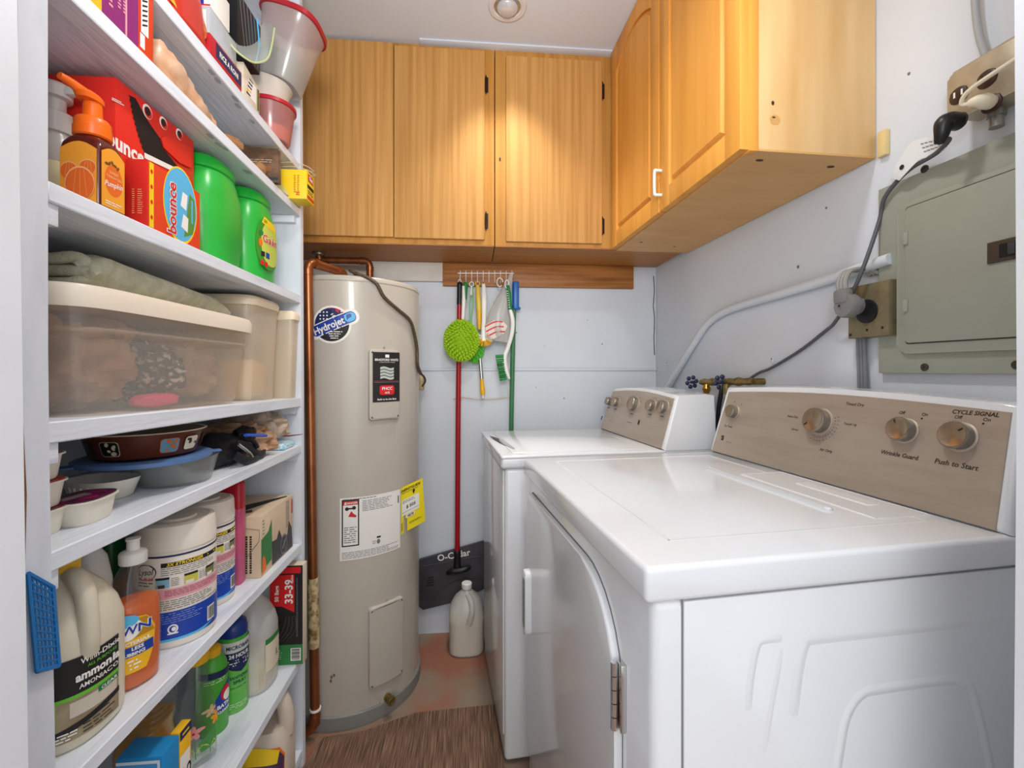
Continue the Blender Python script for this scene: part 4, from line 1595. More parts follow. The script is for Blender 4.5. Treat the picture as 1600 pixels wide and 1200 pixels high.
m.tube([lv(1137, 612, .045), lv(1138, 640, .045), lv(1134, 700, .04)], .011, mat('hose_tan', '#b09a72', 0.6), 10, 4)
m.build('hose', vt)

# ================================================================ hook rail and what hangs from it
HY = 2.030
PXM = FPX / 2.035


def hw(u, v, y=HY):
    return onY(u, v, y)


hr = thing('hook_rail', 'white wire rail with hooks on the brown board under the cabinets', 'hook rail', tuple(hw(759, 426, 2.04)))
m = MB().tube([hw(715, 427, 2.037), hw(803, 427, 2.037)], 0.0028, GLOSSW, 8, 0)
m.build('rail', hr, True)
HK = [719 + 9.0 * i for i in range(10)]
for u in HK:
    m = MB()
    m.tube([hw(u, 423, 2.034), hw(u, 437, 2.034), hw(u, 441, 2.029), hw(u, 441.5, 2.022), hw(u, 439, 2.018)], 0.0014, GLOSSW, 6, 4)
    m.build('hook', hr, True)


def hang(u, y=2.021):
    return hw(u, 440, y)


# long red pole with a dark dustpan at its foot
dp = thing('dustpan', 'large dark grey dustpan on a long red pole standing by the water heater', 'dustpan', tuple(hw(712, 900, 2.03)))
m = MB().tube([hw(718, 474, 2.018), hw(716, 640, 2.022), hw(714.5, 868, 2.022)], 0.0112, REDP, 14, 4)
m.build('pole', dp, True)
m = MB().tube([hw(718.3, 441, 2.016), hw(718.3, 446, 2.016), hw(718, 476, 2.018)], [0.008, 0.0115, 0.012, 0.0125], BLACK, 14, 3)
m.tube([hw(718.3, 436, 2.014), hw(715.8, 440, 2.016), hw(716.5, 447, 2.016), hw(720, 447, 2.016), hw(720.8, 440, 2.016), hw(718.3, 436, 2.014)], 0.0016, PAPER, 6, 3)
m.build('grip', dp, True)
PANM = mat('dustpan_grey', '#47454b', 0.42, var=('#525056', S1(12), 0.4, 0.7))
pts = [hw(u, v, 2.045) for u, v in ((655, 873), (750, 845.5), (770, 841), (770, 914), (704, 941), (661, 952), (655, 947))]
fnp = PLs((0, 2.046, 0), (1, 0, 0), (0, 0, 1))
m = MB()
out = [(p.x, p.z) for p in reversed(pts)]
out.reverse()
a2 = sum(out[i][0] * out[(i + 1) % len(out)][1] - out[(i + 1) % len(out)][0] * out[i][1] for i in range(len(out)))
if a2 < 0:
    out.reverse()
m.prism(out, fnp, 0.0, 0.010, PANM, 0.004)
c = hw(672, 909, 2.035)
for i in range(4):
    m.dec(PLs((c.x, 2.0355, c.z), (1, 0, .1), (0, 0, 1)), -.018 + .002 * i, .018 - .001 * i, -.018 + i * .011, -.012 + i * .011, INK, .0006)
fo = PLs((hw(709, 868, 2.035).x, 2.0355, hw(709, 868, 2.035).z), (1, 0, .16), (-.16, 0, 1))
m.text('O-Cedar', fo, 0.0, 0.0, 0.040, PAPER, 0.0006, 0.02)
cv = [hw(u, v, 2.0352) for u, v in ((664, 940), (680, 928), (700, 914), (722, 905), (757, 902))]
m.tube(cv, 0.002, DARK, 6, 5)
cv = [hw(u, v, 2.0352) for u, v in ((660, 885), (690, 880), (720, 874), (757, 868))]
m.tube(cv, 0.002, PANM, 6, 5)
m.build('pan', dp, True)
m = MB()
m.tube([hw(714.6, 860, 2.022), hw(714.6, 866, 2.022), hw(714.4, 893, 2.024)], [0.0135, 0.0155, 0.0145, 0.0165], BLACK, 14, 3)
m.tube([hw(699, 896, 2.022), hw(706, 893, 2.014), hw(716, 892, 2.012), hw(728, 889, 2.016), hw(735, 886, 2.024)], [0.008, 0.012, 0.013, 0.012, 0.007], BLACK, 12, 4)
m.build('socket', dp, True)


def chenille(name, par, u, v, ru, rv, y, dep, col, n, ln, seed):
    rnd = random.Random(seed)
    c = hw(u, v, y)
    rx, rz = ru / PXM, rv / PXM
    m = MB().blob(c, (rx * .9, dep * .85, rz * .9), col, seed, 0.05, n=20, k=12)
    ga = PI * (3 - math.sqrt(5))
    for i in range(n):
        zz = 1 - 2 * (i + .5) / n
        rr = math.sqrt(1 - zz * zz)
        t = ga * i
        d_ = Vector((rr * math.cos(t), rr * math.sin(t), zz))
        if d_.y > .35:
            continue
        p = c + Vector((d_.x * rx * .88, d_.y * dep * .85, d_.z * rz * .88))
        out_ = (d_ + Vector((rnd.uniform(-.3, .3), rnd.uniform(-.3, .1), -.75 + rnd.uniform(-.2, .2)))).normalized()
        m.tube([p, p + d_ * ln * .5, p + d_ * ln * .55 + out_ * ln * .8], [.0048, .0054, .0040], col, 6, 0)
    return m.build(name, par, True)


LIME = mat('lime_chenille', '#a4cf1e', 0.8)
LIME2 = mat('green_chenille', '#5fc63c', 0.8)
# green and white handled lime duster
t = thing('duster', 'round lime chenille duster on a green and white handle in front of the red pole', 'duster', tuple(hw(725, 535, 2.0)))
m = MB().tube([hw(724, 447, 2.012), hw(724.5, 470, 2.008), hw(723, 500, 2.0)], [.006, .009, .007], GLOSSW, 10, 4)
m.build('shaft', t, True)
m = MB().tube([hw(727.5, 441, 2.016), hw(727, 448, 2.014), hw(725.5, 468, 2.010)], [.008, .011, .0105], GRND, 12, 4, flat=.6)
m.build('grip', t, True)
chenille('chenille_head', t, 721, 532, 24.5, 30, 1.966, 0.034, LIME, 300, .013, 3)
# pale green wire-loop handle: bottle brush
t = thing('scrub_brush', 'pale green loop handle with white hanging ring left of the yellow handle', 'brush', tuple(hw(736, 480, 2.015)))
m = MB().tube([hw(737, 443, 2.018), hw(735.2, 462, 2.015), hw(734, 480, 2.015), hw(735, 505, 2.014)], .0026, mat('pale_green', '#7cc489', 0.4), 8, 5)
m.tube([hw(737, 443, 2.018), hw(739, 462, 2.015), hw(738.5, 480, 2.015), hw(735, 505, 2.014)], .0026, mat('pale_green', '#7cc489'), 8, 5)
m.tube([hw(735, 500, 2.014), hw(734.5, 520, 2.012)], .007, mat('pale_green', '#7cc489'), 8, 0)
m.build('handle', t, True)
m = MB()
m.tube([hw(736.9 + 3.2 * math.cos(k * PI / 6), 444 + 3.6 * math.sin(k * PI / 6), 2.017) for k in range(13)], .0018, GLOSSW, 6, 0)
m.tube([hw(736.9, 447, 2.017), hw(735.8, 461, 2.015)], [.003, .007, .005], GLOSSW, 8, 0)
m.build('hanging_ring', t, True)
# yellow telescopic duster
t = thing('duster', 'yellow handled telescopic duster with a green chenille head', 'duster', tuple(hw(748, 540, 2.01)))
m = MB().tube([hw(746.3, 446, 2.018), hw(747, 460, 2.014), hw(748.3, 484, 2.014)], [.008, .010, .0115, .011], mat('pale_yellow', '#e4c64a', 0.4), 12, 4)
m.tube([hw(748.2, 482, 2.014), hw(748.8, 500, 2.014), hw(749, 515, 2.014)], [.011, .0105, .008], YELP, 12, 4)
m.tube([hw(746.3 + 3 * math.cos(k * PI / 6), 443 + 3.4 * math.sin(k * PI / 6), 2.017) for k in range(13)], .0018, mat('pale_yellow', '#e4c64a'), 6, 0)
m.build('grip', t, True)
m = MB().tube([hw(750, 560, 2.014), hw(752.6, 592, 2.014)], .0085, CHROME, 12, 0)
m.build('tube', t, True)
m = MB().tube([hw(752.8, 590, 2.014), hw(753.5, 604, 2.014), hw(754.5, 617, 2.014)], [.006, .008, .0115, .009], YELP, 12, 4)
m.tube([hw(754.5, 616, 2.014), hw(754.6, 622, 2.014)], .004, GLOSSW, 8, 0)
m.build('end_cap', t, True)
chenille('chenille_head', t, 741, 542, 13, 24, 2.026, 0.017, LIME2, 120, .011, 5)
# white dish brush
t = thing('dish_brush', 'white dish brush with yellow and white bristles hanging beside the plastic bag', 'brush', tuple(hw(756, 530, 1.99)))
m = MB().tube([hw(755.5, 443, 2.016), hw(756.5, 465, 2.010), hw(756.3, 490, 2.004), hw(755.8, 510, 1.992), hw(755.8, 533, 1.988)], [.006, .0115, .011, .009, .011, .012], GLOSSW, 12, 4, flat=.6)
m.ell(PLs(hw(755.5, 442, 2.008), (1, 0, 0), (0, 0, 1)), 0, 0, .0025, .005, DARK, .001)
m.build('handle', t, True)
m = MB()
c = hw(756, 527, 1.99)
rnd = random.Random(4)
for i in range(150):
    a = rnd.uniform(0, 2 * PI)
    ring = rnd.choice((0.4, .7, 1.0))
    d_ = Vector((math.cos(a) * ring, -.15 + rnd.uniform(-.2, .2), math.sin(a) * ring * .9 - .25)).normalized()
    if d_.z > .5:
        continue
    col = YELP if (d_.z < -.45) else WHITEB
    m.tube([c + d_ * .012, c + d_ * .042 + Vector((0, 0.004, 0))], .0015, col, 5, 0)
m.build('bristles', t, True)
# clear plastic bag holding a striped glove brush
t = thing('plastic_bag', 'crumpled translucent plastic bag hanging from the right hooks with a red striped glove inside', 'bag', tuple(hw(782, 500, 1.985)))
m = MB()
rings = []
prof = [(799, 428, 3), (797, 436, 4), (792, 452, 8), (787, 470, 13), (781, 492, 18), (777, 512, 20), (779, 526, 18), (783, 534, 12)]
for k, (u, v, w) in enumerate(prof):
    ring = []
    for j in range(20):
        a = 2 * PI * j / 20
        q = hw(u + w * math.cos(a) * (1 + .12 * noise.noise(Vector((k * .7, j * .9, 1)))), v + (w * .12) * math.cos(a), 1.992)
        ring.append(q + Vector((0, math.sin(a) * min(w / PXM * .5, .02) * (1 + .5 * noise.noise(Vector((j * 1.3, k * .8, 4)))), 0)))
    rings.append(ring)
m.loft(rings, mat('bag_film', '#cfcdc8', 0.25, alpha=0.55))
m.build('film', t, True)
g = MB()
fg = PLs(hw(775, 513, 1.978), (1, 0, .2), (-.2, 0, 1))
g.prism([(-.052, -.028), (-.02, -.045), (.03, -.030), (.052, .0), (.035, .03), (.0, .038), (-.045, .022)], fg, -.006, .004, mat('glove_cloth', '#e9dccf', 0.7), 0.004)
for yy in (.020, -.002, -.024):
    g.tube([fg(-.045, yy - .004, .005), fg(0, yy + .008, .0055), fg(.034, yy + .002, .005)], .0028, REDL, 6, 5)
tag(g.build('glove'), 'cream glove with red stripes inside the translucent plastic bag', 'glove')
m = MB()
m.tube([hw(781 + 4.5 * math.cos(k * PI / 7), 441 + 7 * math.sin(k * PI / 7), 2.0) for k in range(2, 15)], .0022, GLOSSW, 6, 0)
m.build('hanging_loop', t, True)
# green long-handled scrub brush
t = thing('scrub_brush', 'curved white scrub brush with green bristles and a green ribbed grip', 'brush', tuple(hw(793, 530, 1.99)))
m = MB().tube([hw(793.5, 446, 1.962), hw(795.5, 462, 1.960), hw(797, 484, 1.958)], [.006, .010, .0085], GRND, 12, 5)
for i in range(8):
    q = hw(792.5 + i * .45, 455 + i * 3.6, 1.949)
    m.box(q, (.006, .004, .0022), GLOSSW)
m.tube([hw(792 + 3 * math.cos(k * PI / 6), 444 + 6.5 * math.sin(k * PI / 6), 1.960) for k in range(13)], .002, GLOSSW, 6, 0)
m.build('grip', t, True)
m = MB().tube([hw(797, 483, 1.958), hw(801, 500, 1.962), hw(800, 520, 1.972), hw(794, 542, 1.986), hw(788.5, 558, 1.986), hw(790, 575, 1.986), hw(796, 592, 1.988)], [.007, .009, .009, .0085, .010, .0105, .004], GLOSSW, 12, 5, flat=.7)
m.build('handle', t, True)
m = MB()
rnd = random.Random(9)
for i in range(13):
    f = i / 12
    base = hw(787 + 5 * f * f, 555 + 37 * f, 1.986)
    tip = hw(774.5 + 7 * f, 556 + 38 * f, 1.986)
    for j in range(6):
        o = Vector((0, (j - 2.5) * .004, rnd.uniform(-.002, .002)))
        m.tube([base + o, tip + o * 1.3 + Vector((rnd.uniform(-.002, .002), 0, 0))], .0022, GRND if (i + j) % 3 else GRNP, 5, 0)
m.build('bristles', t, True)
# green pole with blue grip standing behind the washer
t = thing('broom', 'green broom pole with a blue hanger cap standing behind the washer', 'broom', tuple(hw(801, 900, 2.035)))
m = MB().tube([hw(803.5, 462, 2.03), hw(801, 560, 2.032), hw(798.5, 700, 2.036), (hw(797, 900, 2.04).x, 2.04, 0.10)], .0105, mat('pole_green', '#3f7a4f', 0.35), 12, 4)
m.build('pole', t, True)
m = MB()
c = hw(806, 462, 2.022)
m.box(c, (.026, .030, .125), BLUEP, .006, 3)
m.box(hw(799.5, 460, 2.026), (.016, .020, .11), mat('blue_dark', '#155a96', 0.4), .005)
m.blob(hw(811, 482, 2.018), (.007, .008, .007), BLUEP, 1, 0, n=10, k=8)
m.build('cap', t, True)
m = MB().box((hw(797, 900, 2.04).x, 2.02, 0.075), (0.20, .045, .06), mat('pole_green', '#3f7a4f'), .01)
bb = hw(797, 900, 2.04).x
for i in range(40):
    x = bb - .095 + .19 * i / 39
    m.tube([(x, 2.02, .05), (x * 1.0 + (x - bb) * .15, 2.015, .004)], .004, GRND, 5, 0)
m.build('brush_head', t, True)
# thin cord hanging across the wall
m = MB().tube([hw(708, 623, 2.05), hw(722, 621, 2.05), hw(752, 624, 2.05), hw(780, 622.5, 2.05), hw(796, 620, 2.05)], .0022, mat('cream_cord', '#d9cdbb', 0.6), 6, 5)
tag(m.build('cord'), 'thin cream cord stretched along the back wall behind the poles', 'cord')

# ================================================================ jug on the floor
jp = onZ(729, 1030, 0)
jc = Vector((jp.x, jp.y + .075, 0))
t = thing('milk_jug', 'translucent gallon jug of cloudy liquid on the floor between heater and washer', 'jug', tuple(jc))
PEWM = thin('milky_plastic', '#fbfaf7', 0.12, 0.4, 0.25, 0.05)
m = MB()
m.sq([(.066, .066, 0, 3), (.073, .073, .008, 3), (.074, .074, .13, 3), (.074, .074, .155, 2.8), (.068, .068, .19, 2.4), (.050, .050, .222, 2.2), (.026, .026, .243, 2), (.019, .019, .250, 2), (.019, .019, .262, 2)], PEWM, n=40, cap=(True, False))
m.build('body', t)
m = MB().tube([(.005, -.030, .240), (.020, -.062, .222), (.022, -.078, .190), (.016, -.078, .165), (.008, -.070, .140)], [.011, .012, .011, .012, .013], thin('milky_handle', '#f3f2ee', 0.12, 0.6, 0.25), 12, 5)
m.build('handle', t)
m = MB().sq([(.062, .062, .003, 3), (.0705, .0705, .01, 3), (.0715, .0715, .135, 3), (.0715, .0715, .137, 3)], thin('cloudy_liquid', '#f5ead0', 0.05, 0.6, 0.3, 0.05), n=40)
m.build('liquid', t)
m = MB().lathe([(.021, .256), (.022, .258), (.022, .276), (.019, .279), (0, .279)], GLOSSW, n=28)
m.build('cap', t)

# ================================================================ things on the shelves
def yat(u, x):
    return onX(u, 578, x).y


def upright_text(m, s, fn, x, y, size, col, e=0.0008, bold=0.02, **k):
    return m.text(s, fn, x, y, size, col, e, bold, **k)


# ---------- fourth board (soap, dryer sheets, pods)
def zb(y):
    return sz('b', y) + 0.0004


AMBER = mat('amber_soap', '#5a160c', 0.15, coat=0.3)
PUMP = mat('pump_orange', '#f06a14', 0.3)
t = thing('soap_bottle', 'orange pump soap bottle with pumpkin pictures on its label', 'soap bottle', (-0.532, 0.689, zb(0.689)))
m = MB().sq([(.0235, .0205, 0, 7), (.0265, .0235, .003, 7), (.0265, .0235, .078, 7), (.0255, .0225, .086, 6), (.021, .0195, .095, 4), (.017, .017, .099, 2), (.017, .017, .103, 2)], AMBER, n=48)
m.build('bottle', t)
m = MB()
LBO = mat('label_orange', '#f0a032', 0.4)
LBO2 = mat('label_pumpkin', '#e66a26', 0.4)
LBO3 = mat('label_peach', '#f6b57a', 0.4)


def arch(x0, x1, y0, y1):
    return [(x0, y0), (x1, y0)] + [(x1 + (x0 - x1) * i / 10, y1 - .010 + .010 * math.sin(PI * i / 10)) for i in range(11)]


fa = PLs((0, -0.0236, 0), (1, 0, 0), (0, 0, 1))
fb = PLs((0.0266, 0, 0), (0, 1, 0), (0, 0, 1))
m.poly(fa, arch(-.023, .0235, .002, .086), LBO, .0003)
for q_, (cx, cy, rx, ry) in enumerate(((.012, .052, .011, .010), (-.011, .046, .0115, .012), (.003, .028, .0195, .024))):
    m.ell(fa, cx, cy, rx * .98, ry * .98, LBO3, .0006 + q_ * .0005)
    m.ell(fa, cx, cy - .001, rx * .92, ry * .92, LBO2, .0008 + q_ * .0005)
    for k in (-.5, 0, .5):
        m.poly(fa, [(cx + k * rx * .9, cy - ry * .7), (cx + k * rx * .9 + .001, cy - ry * .7), (cx + k * rx * .5 + .001, cy + ry * .8), (cx + k * rx * .5, cy + ry * .8)], mat('label_rib', '#ee8a48', .4), .0010 + q_ * .0005)
m.build('label', t)
m = MB()
m.poly(fb, arch(-.0205, .021, .002, .086), LBO, .0003)
m.ell(fb, 0.001, .042, .016, .022, LBO2, .0005)
m.text('SWEET', fb, 0.001, .052, .0055, LBO3, .0008, .02)
m.text('CINNAMON', fb, 0.001, .046, .0050, LBO3, .0008, .02)
m.text('Pumpkin', fb, 0.001, .036, .0105, PAPER, .0008, .01, .9, rot=.1, skew=.3)
for i in range(5):
    m.ell(fb, -.012 + i * .005, .066 - abs(i - 2) * .002, .0035, .002, mat('leaf_brown', '#6e4a16', 0.5), .0007, 8, i)
m.lines(fb, -.014, .016, .006, .012, 2, GLOSSW, .0007, .4)
m.build('label', t)
m = MB().lathe([(.0195, .099), (.0215, .101), (.0215, .113), (.0205, .114), (.0205, .122), (.018, .126), (.011, .127), (.0105, .150)], PUMP, n=36)
m.sq([(.012, .017, .150, 2.5, 0, -.004), (.0125, .019, .156, 2.5, 0, -.006), (.010, .016, .160, 2.5, 0, -.006)], PUMP, n=28)
m.tube([(0, -.008, .156), (-.006, -.026, .162), (-.010, -.040, .164)], [.008, .006, .0045], PUMP, 12, 4)
m.build('pump', t)

t = thing('soap_bottle', 'clear foaming pump bottle at the near end beside the pumpkin soap', 'soap bottle', (-0.612, 0.725, zb(0.73)))
m = MB().lathe([(.024, 0), (.028, .004), (.028, .09), (.024, .112), (.019, .12), (.019, .126)], mat('clear_frost', '#dcdcd6', 0.25, alpha=.55), n=32)
m.build('bottle', t)
m = MB().lathe([(.022, .122), (.023, .124), (.023, .150), (.020, .152), (.013, .154), (.013, .172), (.020, .174), (.021, .190), (.018, .194), (0, .195)], mat('clear_pump', '#e3e3df', 0.25, alpha=.75), n=32)
m.box((.024, -.002, .184), (.026, .012, .012), mat('clear_pump', '#e3e3df'), .003)
m.build('pump', t)
m = MB().dec(CYs((0, 0, 0), .0283, R(-55)), -.02, .012, .03, .075, mat('label_pale', '#e9dcae', .5))
m.build('label', t)

# large dryer-sheet box with a torn dispenser mouth
BX0, BX1, BY0, BY1, BH = -0.66, -0.545, 0.748, 0.945, 0.226
t = thing('dryer_sheet_box', 'large red dryer sheet box with a torn open black mouth', 'box', ((BX0 + BX1) / 2, (BY0 + BY1) / 2, zb(.85)))
hw_, hd_ = (BX1 - BX0) / 2, (BY1 - BY0) / 2
m = MB().b2((-hw_, -hd_, 0), (hw_, hd_, BH), REDB, .001)
f = PLs((hw_, 0, 0), (0, 1, 0), (0, 0, 1))
XM = BX1
YM, ZM = (BY0 + BY1) / 2, zb(.85)


def bp_(u, v):
    p = onX(70 + u / 4.615, 110 + v / 4.615, XM)
    return (p.y - YM, p.z - ZM)


zig = []
for i in range(21):
    k = i / 20
    zig.append(bp_(712 - 112 * k + (9 if i % 2 else 0) - 30 * math.sin(PI * k) * .4, 600 - 425 * k))
mouth = [bp_(*p) for p in ((652, 200), (720, 330), (780, 420), (830, 490), (850, 560), (955, 690), (948, 712), (820, 650))]
m.poly(f, zig + mouth, mat('box_inside', '#14090a', .7), .0006)
m.poly(f, [bp_(*p) for p in ((712, 592), (945, 705), (945, 740), (715, 632))], PAPER, .0012)
m.poly(f, [bp_(*p) for p in ((480, 205), (570, 250), (570, 256), (480, 211))], PAPER, .0006)
m.poly(f, [bp_(*p) for p in ((482, 195), (550, 228), (550, 234), (482, 201))], PAPER, .0006)
for u, v, k in ((738, 298, 1.1), (853, 380, 1.0), (968, 462, .95)):
    cx, cy = bp_(u, v)
    m.ell(f, cx, cy, .0105 * k, .0105 * k, PAPER, .0006)
    m.ell(f, cx + .0012, cy - .001, .0085 * k, .0085 * k, REDB, .0009)
    m.ell(f, cx - .0005, cy + .0005, .0060 * k, .0065 * k, INK, .0012)
m.build('carton', t)
m = MB()
cx, cy = bp_(580, 560)
m.text('bounce', f, cx - .008, cy, .034, PAPER, .0010, .035, .95)
m.build('lettering', t)
m = MB()
m.prism(list(reversed([bp_(*p) for p in ((850, 560), (830, 490), (860, 470), (1050, 560), (1052, 640), (1045, 705), (960, 665))])), f, .0012, .0030, REDB)
m.build('flap', t)

# small dryer-sheet box
y0, y1 = yat(230, -.506), yat(312, -.506)
t = thing('dryer_sheet_box', 'small orange-red dryer sheet box with a blue oval picture in front', 'box', (-.522, (y0 + y1) / 2, zb(.82)))
hw_, hd_, h_ = .0165, (y1 - y0) / 2, .106
m = MB().b2((-hw_, -hd_, 0), (hw_, hd_, h_), REDB, .0008)
m.build('carton', t)
m = MB()
f = PLs((hw_, 0, 0), (0, 1, 0), (0, 0, 1))
m.dec(f, -hd_ + .001, hd_ - .001, .001, h_ - .001, mat('box_orange', '#e3401c', .45), .0003)
m.dec(f, -hd_ + .003, -hd_ + .013, .002, h_ - .002, YEL, .0006)
for i in range(4):
    m.ell(f, -hd_ + .008, .018 + i * .024, .0028, .0036, REDB, .0009, 10)
m.ell(f, .012, .062, .046, .066, YEL, .0006)
m.ell(f, .012, .063, .044, .062, SKYB, .0008)
m.poly(f, [(.020, .010), (.046, .022), (.053, .055), (.050, .085), (.036, .092), (.028, .05)], mat('meadow', '#5a8f3c', .5), .001)
m.poly(f, [(.010, .062), (.026, .058), (.030, .086), (.016, .088)], PAPER, .0012)
m.poly(f, [(.012, .026), (.030, .020), (.032, .046), (.018, .050)], PAPER, .0012)
m.dec(f, .040, .045, .040, .082, SKYB, .0012)
m.text('bounce', f, -.012, .050, .031, PAPER, .0016, .07, .95, rot=PI / 2)
m.text('bounce', f, -.012, .050, .031, REDL, .0020, .02, .95, rot=PI / 2)
fy = PLs((0, -hd_, 0), (1, 0, 0), (0, 0, 1))
m.lines(fy, -.006, -.002, .02, .06, 12, LBO3, .0005, .3)
m.lines(fy, .002, .010, .02, .06, 12, LBO3, .0005, .3)
m.build('print', t)

# two green tubs of detergent pods
POD = [(.052, .058, 0, 3), (.060, .070, .006, 3), (.065, .078, .05, 2.8), (.067, .081, .10, 2.6), (.065, .078, .145, 2.5), (.058, .068, .180, 2.5), (.052, .060, .196, 2.5)]


def pods(x, y, label, show):
    t = thing('detergent_tub', label, 'detergent tub', (x, y, zb(y)), 0, 'green detergent tubs')
    m = MB().sq(POD, GRNP, n=44)
    m.build('tub', t)
    m = MB().sq([(.053, .061, .192, 2.6), (.056, .065, .195, 2.6), (.055, .064, .210, 2.6), (.046, .054, .222, 2.6), (0.02, .02, .2245, 2)], GRND if False else mat('lid_green', '#129a2e', .3), n=44)
    m.build('lid', t)
    if show:
        m = MB()
        fn = CYs((0, 0, .092), .0675, R(-12), .0815, 2.6)
        DG = mat('label_green', '#3d8d2a', .4)
        m.ell(fn, .004, 0, .040, .064, DG, .0008)
        m.ell(fn, .012, .002, .032, .055, mat('label_yellowgreen', '#c3cf58', .4), .0012)
        m.poly(fn, [(-.018, .048), (.026, .036), (.026, .056), (-.010, .064)], YEL, .0016)
        m.text('50', fn, -.006, .053, .011, DG, .0022, .02)
        m.text('Gain', fn, .008, .010, .026, GLOSSW, .0020, .05)
        m.text('Gain', fn, .008, .010, .026, REDL, .0024, .015)
        m.ell(fn, -.022, -.002, .006, .010, ORNG, .0018, 12)
        m.ell(fn, -.020, .022, .007, .007, GRND, .0018, 12)
        m.dec(fn, -.020, -.008, -.034, -.022, INK, .0018)
        m.dec(fn, -.004, .008, -.036, -.022, BLUEL, .0018)
        m.ell(fn, -.018, -.050, .006, .007, REDL, .0022, 12)
        m.ell(fn, -.004, -.052, .006, .007, REDL, .0022, 12)
        m.build('label', t)
    return t


pods(-.578, 1.030, 'green detergent pod tub half hidden right behind the red boxes', False)
pods(-.574, 1.200, 'green detergent pod tub with its label showing at the far end', True)

# ---------- third board: storage bins
def zc3(y):
    return sz('c', y) + 0.0004


t = thing('storage_bin', 'long frosted storage bin with cream lid full of clothes', 'storage bin', (-.652, .872, zc3(.872)))
LOW = zc3(.872)
prof = [(.128, .210, 0, 9), (.132, .214, .004, 9), (.140, .228, .09, 9), (.146, .236, .160, 9)]
m = MB().sq(prof, thin('bin_body', '#f8efe2', .16, .24, .2, .1), n=64, cap=(True, False))
m.sq([(.1435, .2325, .118, 9), (.1465, .2365, .121, 9), (.1470, .2370, .124, 9), (.144, .234, .127, 9)], thin('bin_rib', '#f8efe2', .16, .2, .2, .1), n=64, cap=(False, False))
m.build('body', t)
m = MB().sq([(.150, .240, .154, 8), (.156, .248, .152, 8), (.157, .250, .172, 8), (.153, .246, .182, 8), (.146, .238, .184, 8), (.142, .234, .178, 8), (.10, .20, .178, 8)], mat('lid_cream', '#efe2cf', .3), n=64)
m.build('lid', t)


def cloth(name, label, c, r, col, seed, amp=.25, cat='cloth', freq=2.6):
    m = MB().blob(c, r, col, seed, amp, freq, 48, 30, 2.6)
    return tag(m.build(name), label, cat)


TANC = mat('tan_cloth', '#b58d70', .8, var=('#8a6750', S1(22), .4, .65), bump=(S1(28), .8))
TANC2 = mat('mauve_cloth', '#b0917c', .8, var=('#b79a84', S1(18), .4, .65), bump=(S1(28), .8))
PATC = mat('patterned_cloth', '#4c4a4c', .8, var=('#d8cfc4', S1(95), .52, .62), bump=(S1(30), .6))
b0 = LOW + .005
cloth('folded_cloth', 'tan folded cloth inside the near end of the frosted bin', (-.650, .755, b0 + .078), (.100, .090, .072), TANC, 3)
cloth('folded_cloth', 'black and white patterned cloth in the middle of the frosted bin', (-.640, .888, b0 + .062), (.094, .044, .052), PATC, 5)
cloth('folded_cloth', 'mauve cloth inside the far end of the frosted bin', (-.650, 1.000, b0 + .072), (.100, .078, .068), TANC2, 8)
m = MB().blob((-.545, .835, b0 + .012), (.020, .045, .011), mat('pink_cloth', '#e0457f', .7), 2, .15, 2, 24, 12, 3)
tag(m.build('pink_cloth'), 'bright pink cloth at the bottom of the frosted bin', 'cloth')

# folded towel on the lid
TOW = mat('towel_sage', '#b9b8a3', .95, var=('#a9a892', S1(60), .4, .6), bump=((240, 240, 240), .9))
lidz = LOW + .1845
m = MB()
sec = [(-.12, 0.0), (.085, 0.0), (.105, .006), (.112, .018), (.106, .030), (.088, .036)]
prof2 = []
rings = []
NY = 22
for k in range(NY + 1):
    f_ = k / NY
    y = .705 + .365 * f_
    hh = .058 * (1 - .32 * f_) * (min(1, .55 + f_ * 6) if f_ < .08 else 1) * (1 if f_ < .93 else 1 - (f_ - .93) * 7)
    ring = []
    out = [(-.14, .002), (.06, .0015), (.095, .006), (.108, .022), (.110, .036), (.100, .052), (.080, .0585), (.03, .058), (-.06, .056), (-.14, .054), (-.15, .030)]
    for j, (x, z) in enumerate(out):
        dz = .004 * noise.noise(Vector((x * 14, y * 9, 3)))
        ring.append((-.652 + x + .012 * noise.noise(Vector((z * 30, y * 6, 1))), y, lidz + max(.0015, z / .058 * hh + (dz if z > .01 else 0))))
    rings.append(ring)
m.loft(rings, TOW)
# the layers seen on the near end
fy = PLs((-.652, .7045, lidz), (1, 0, 0), (0, 0, 1))
m.tube([fy(-.14, .008, -.004), fy(.05, .008, .002), fy(.088, .012, .0), fy(.096, .020, -.002), fy(.080, .026, .002), fy(-.14, .024, -.002)], .0085, TOW, 10, 5)
m.tube([fy(-.14, .040, -.004), fy(.04, .042, .002), fy(.080, .046, 0), fy(.094, .040, -.004), fy(.088, .032, 0)], .009, TOW, 10, 5)
m.tube([fy(-.14, .0175, .008), fy(-.10, .018, .008), fy(-.075, .0175, .006)], .0025, BLACK, 6, 2)
tag(m.build('towel', smooth=60), 'folded sage green towel lying on the frosted bin lid', 'towel')


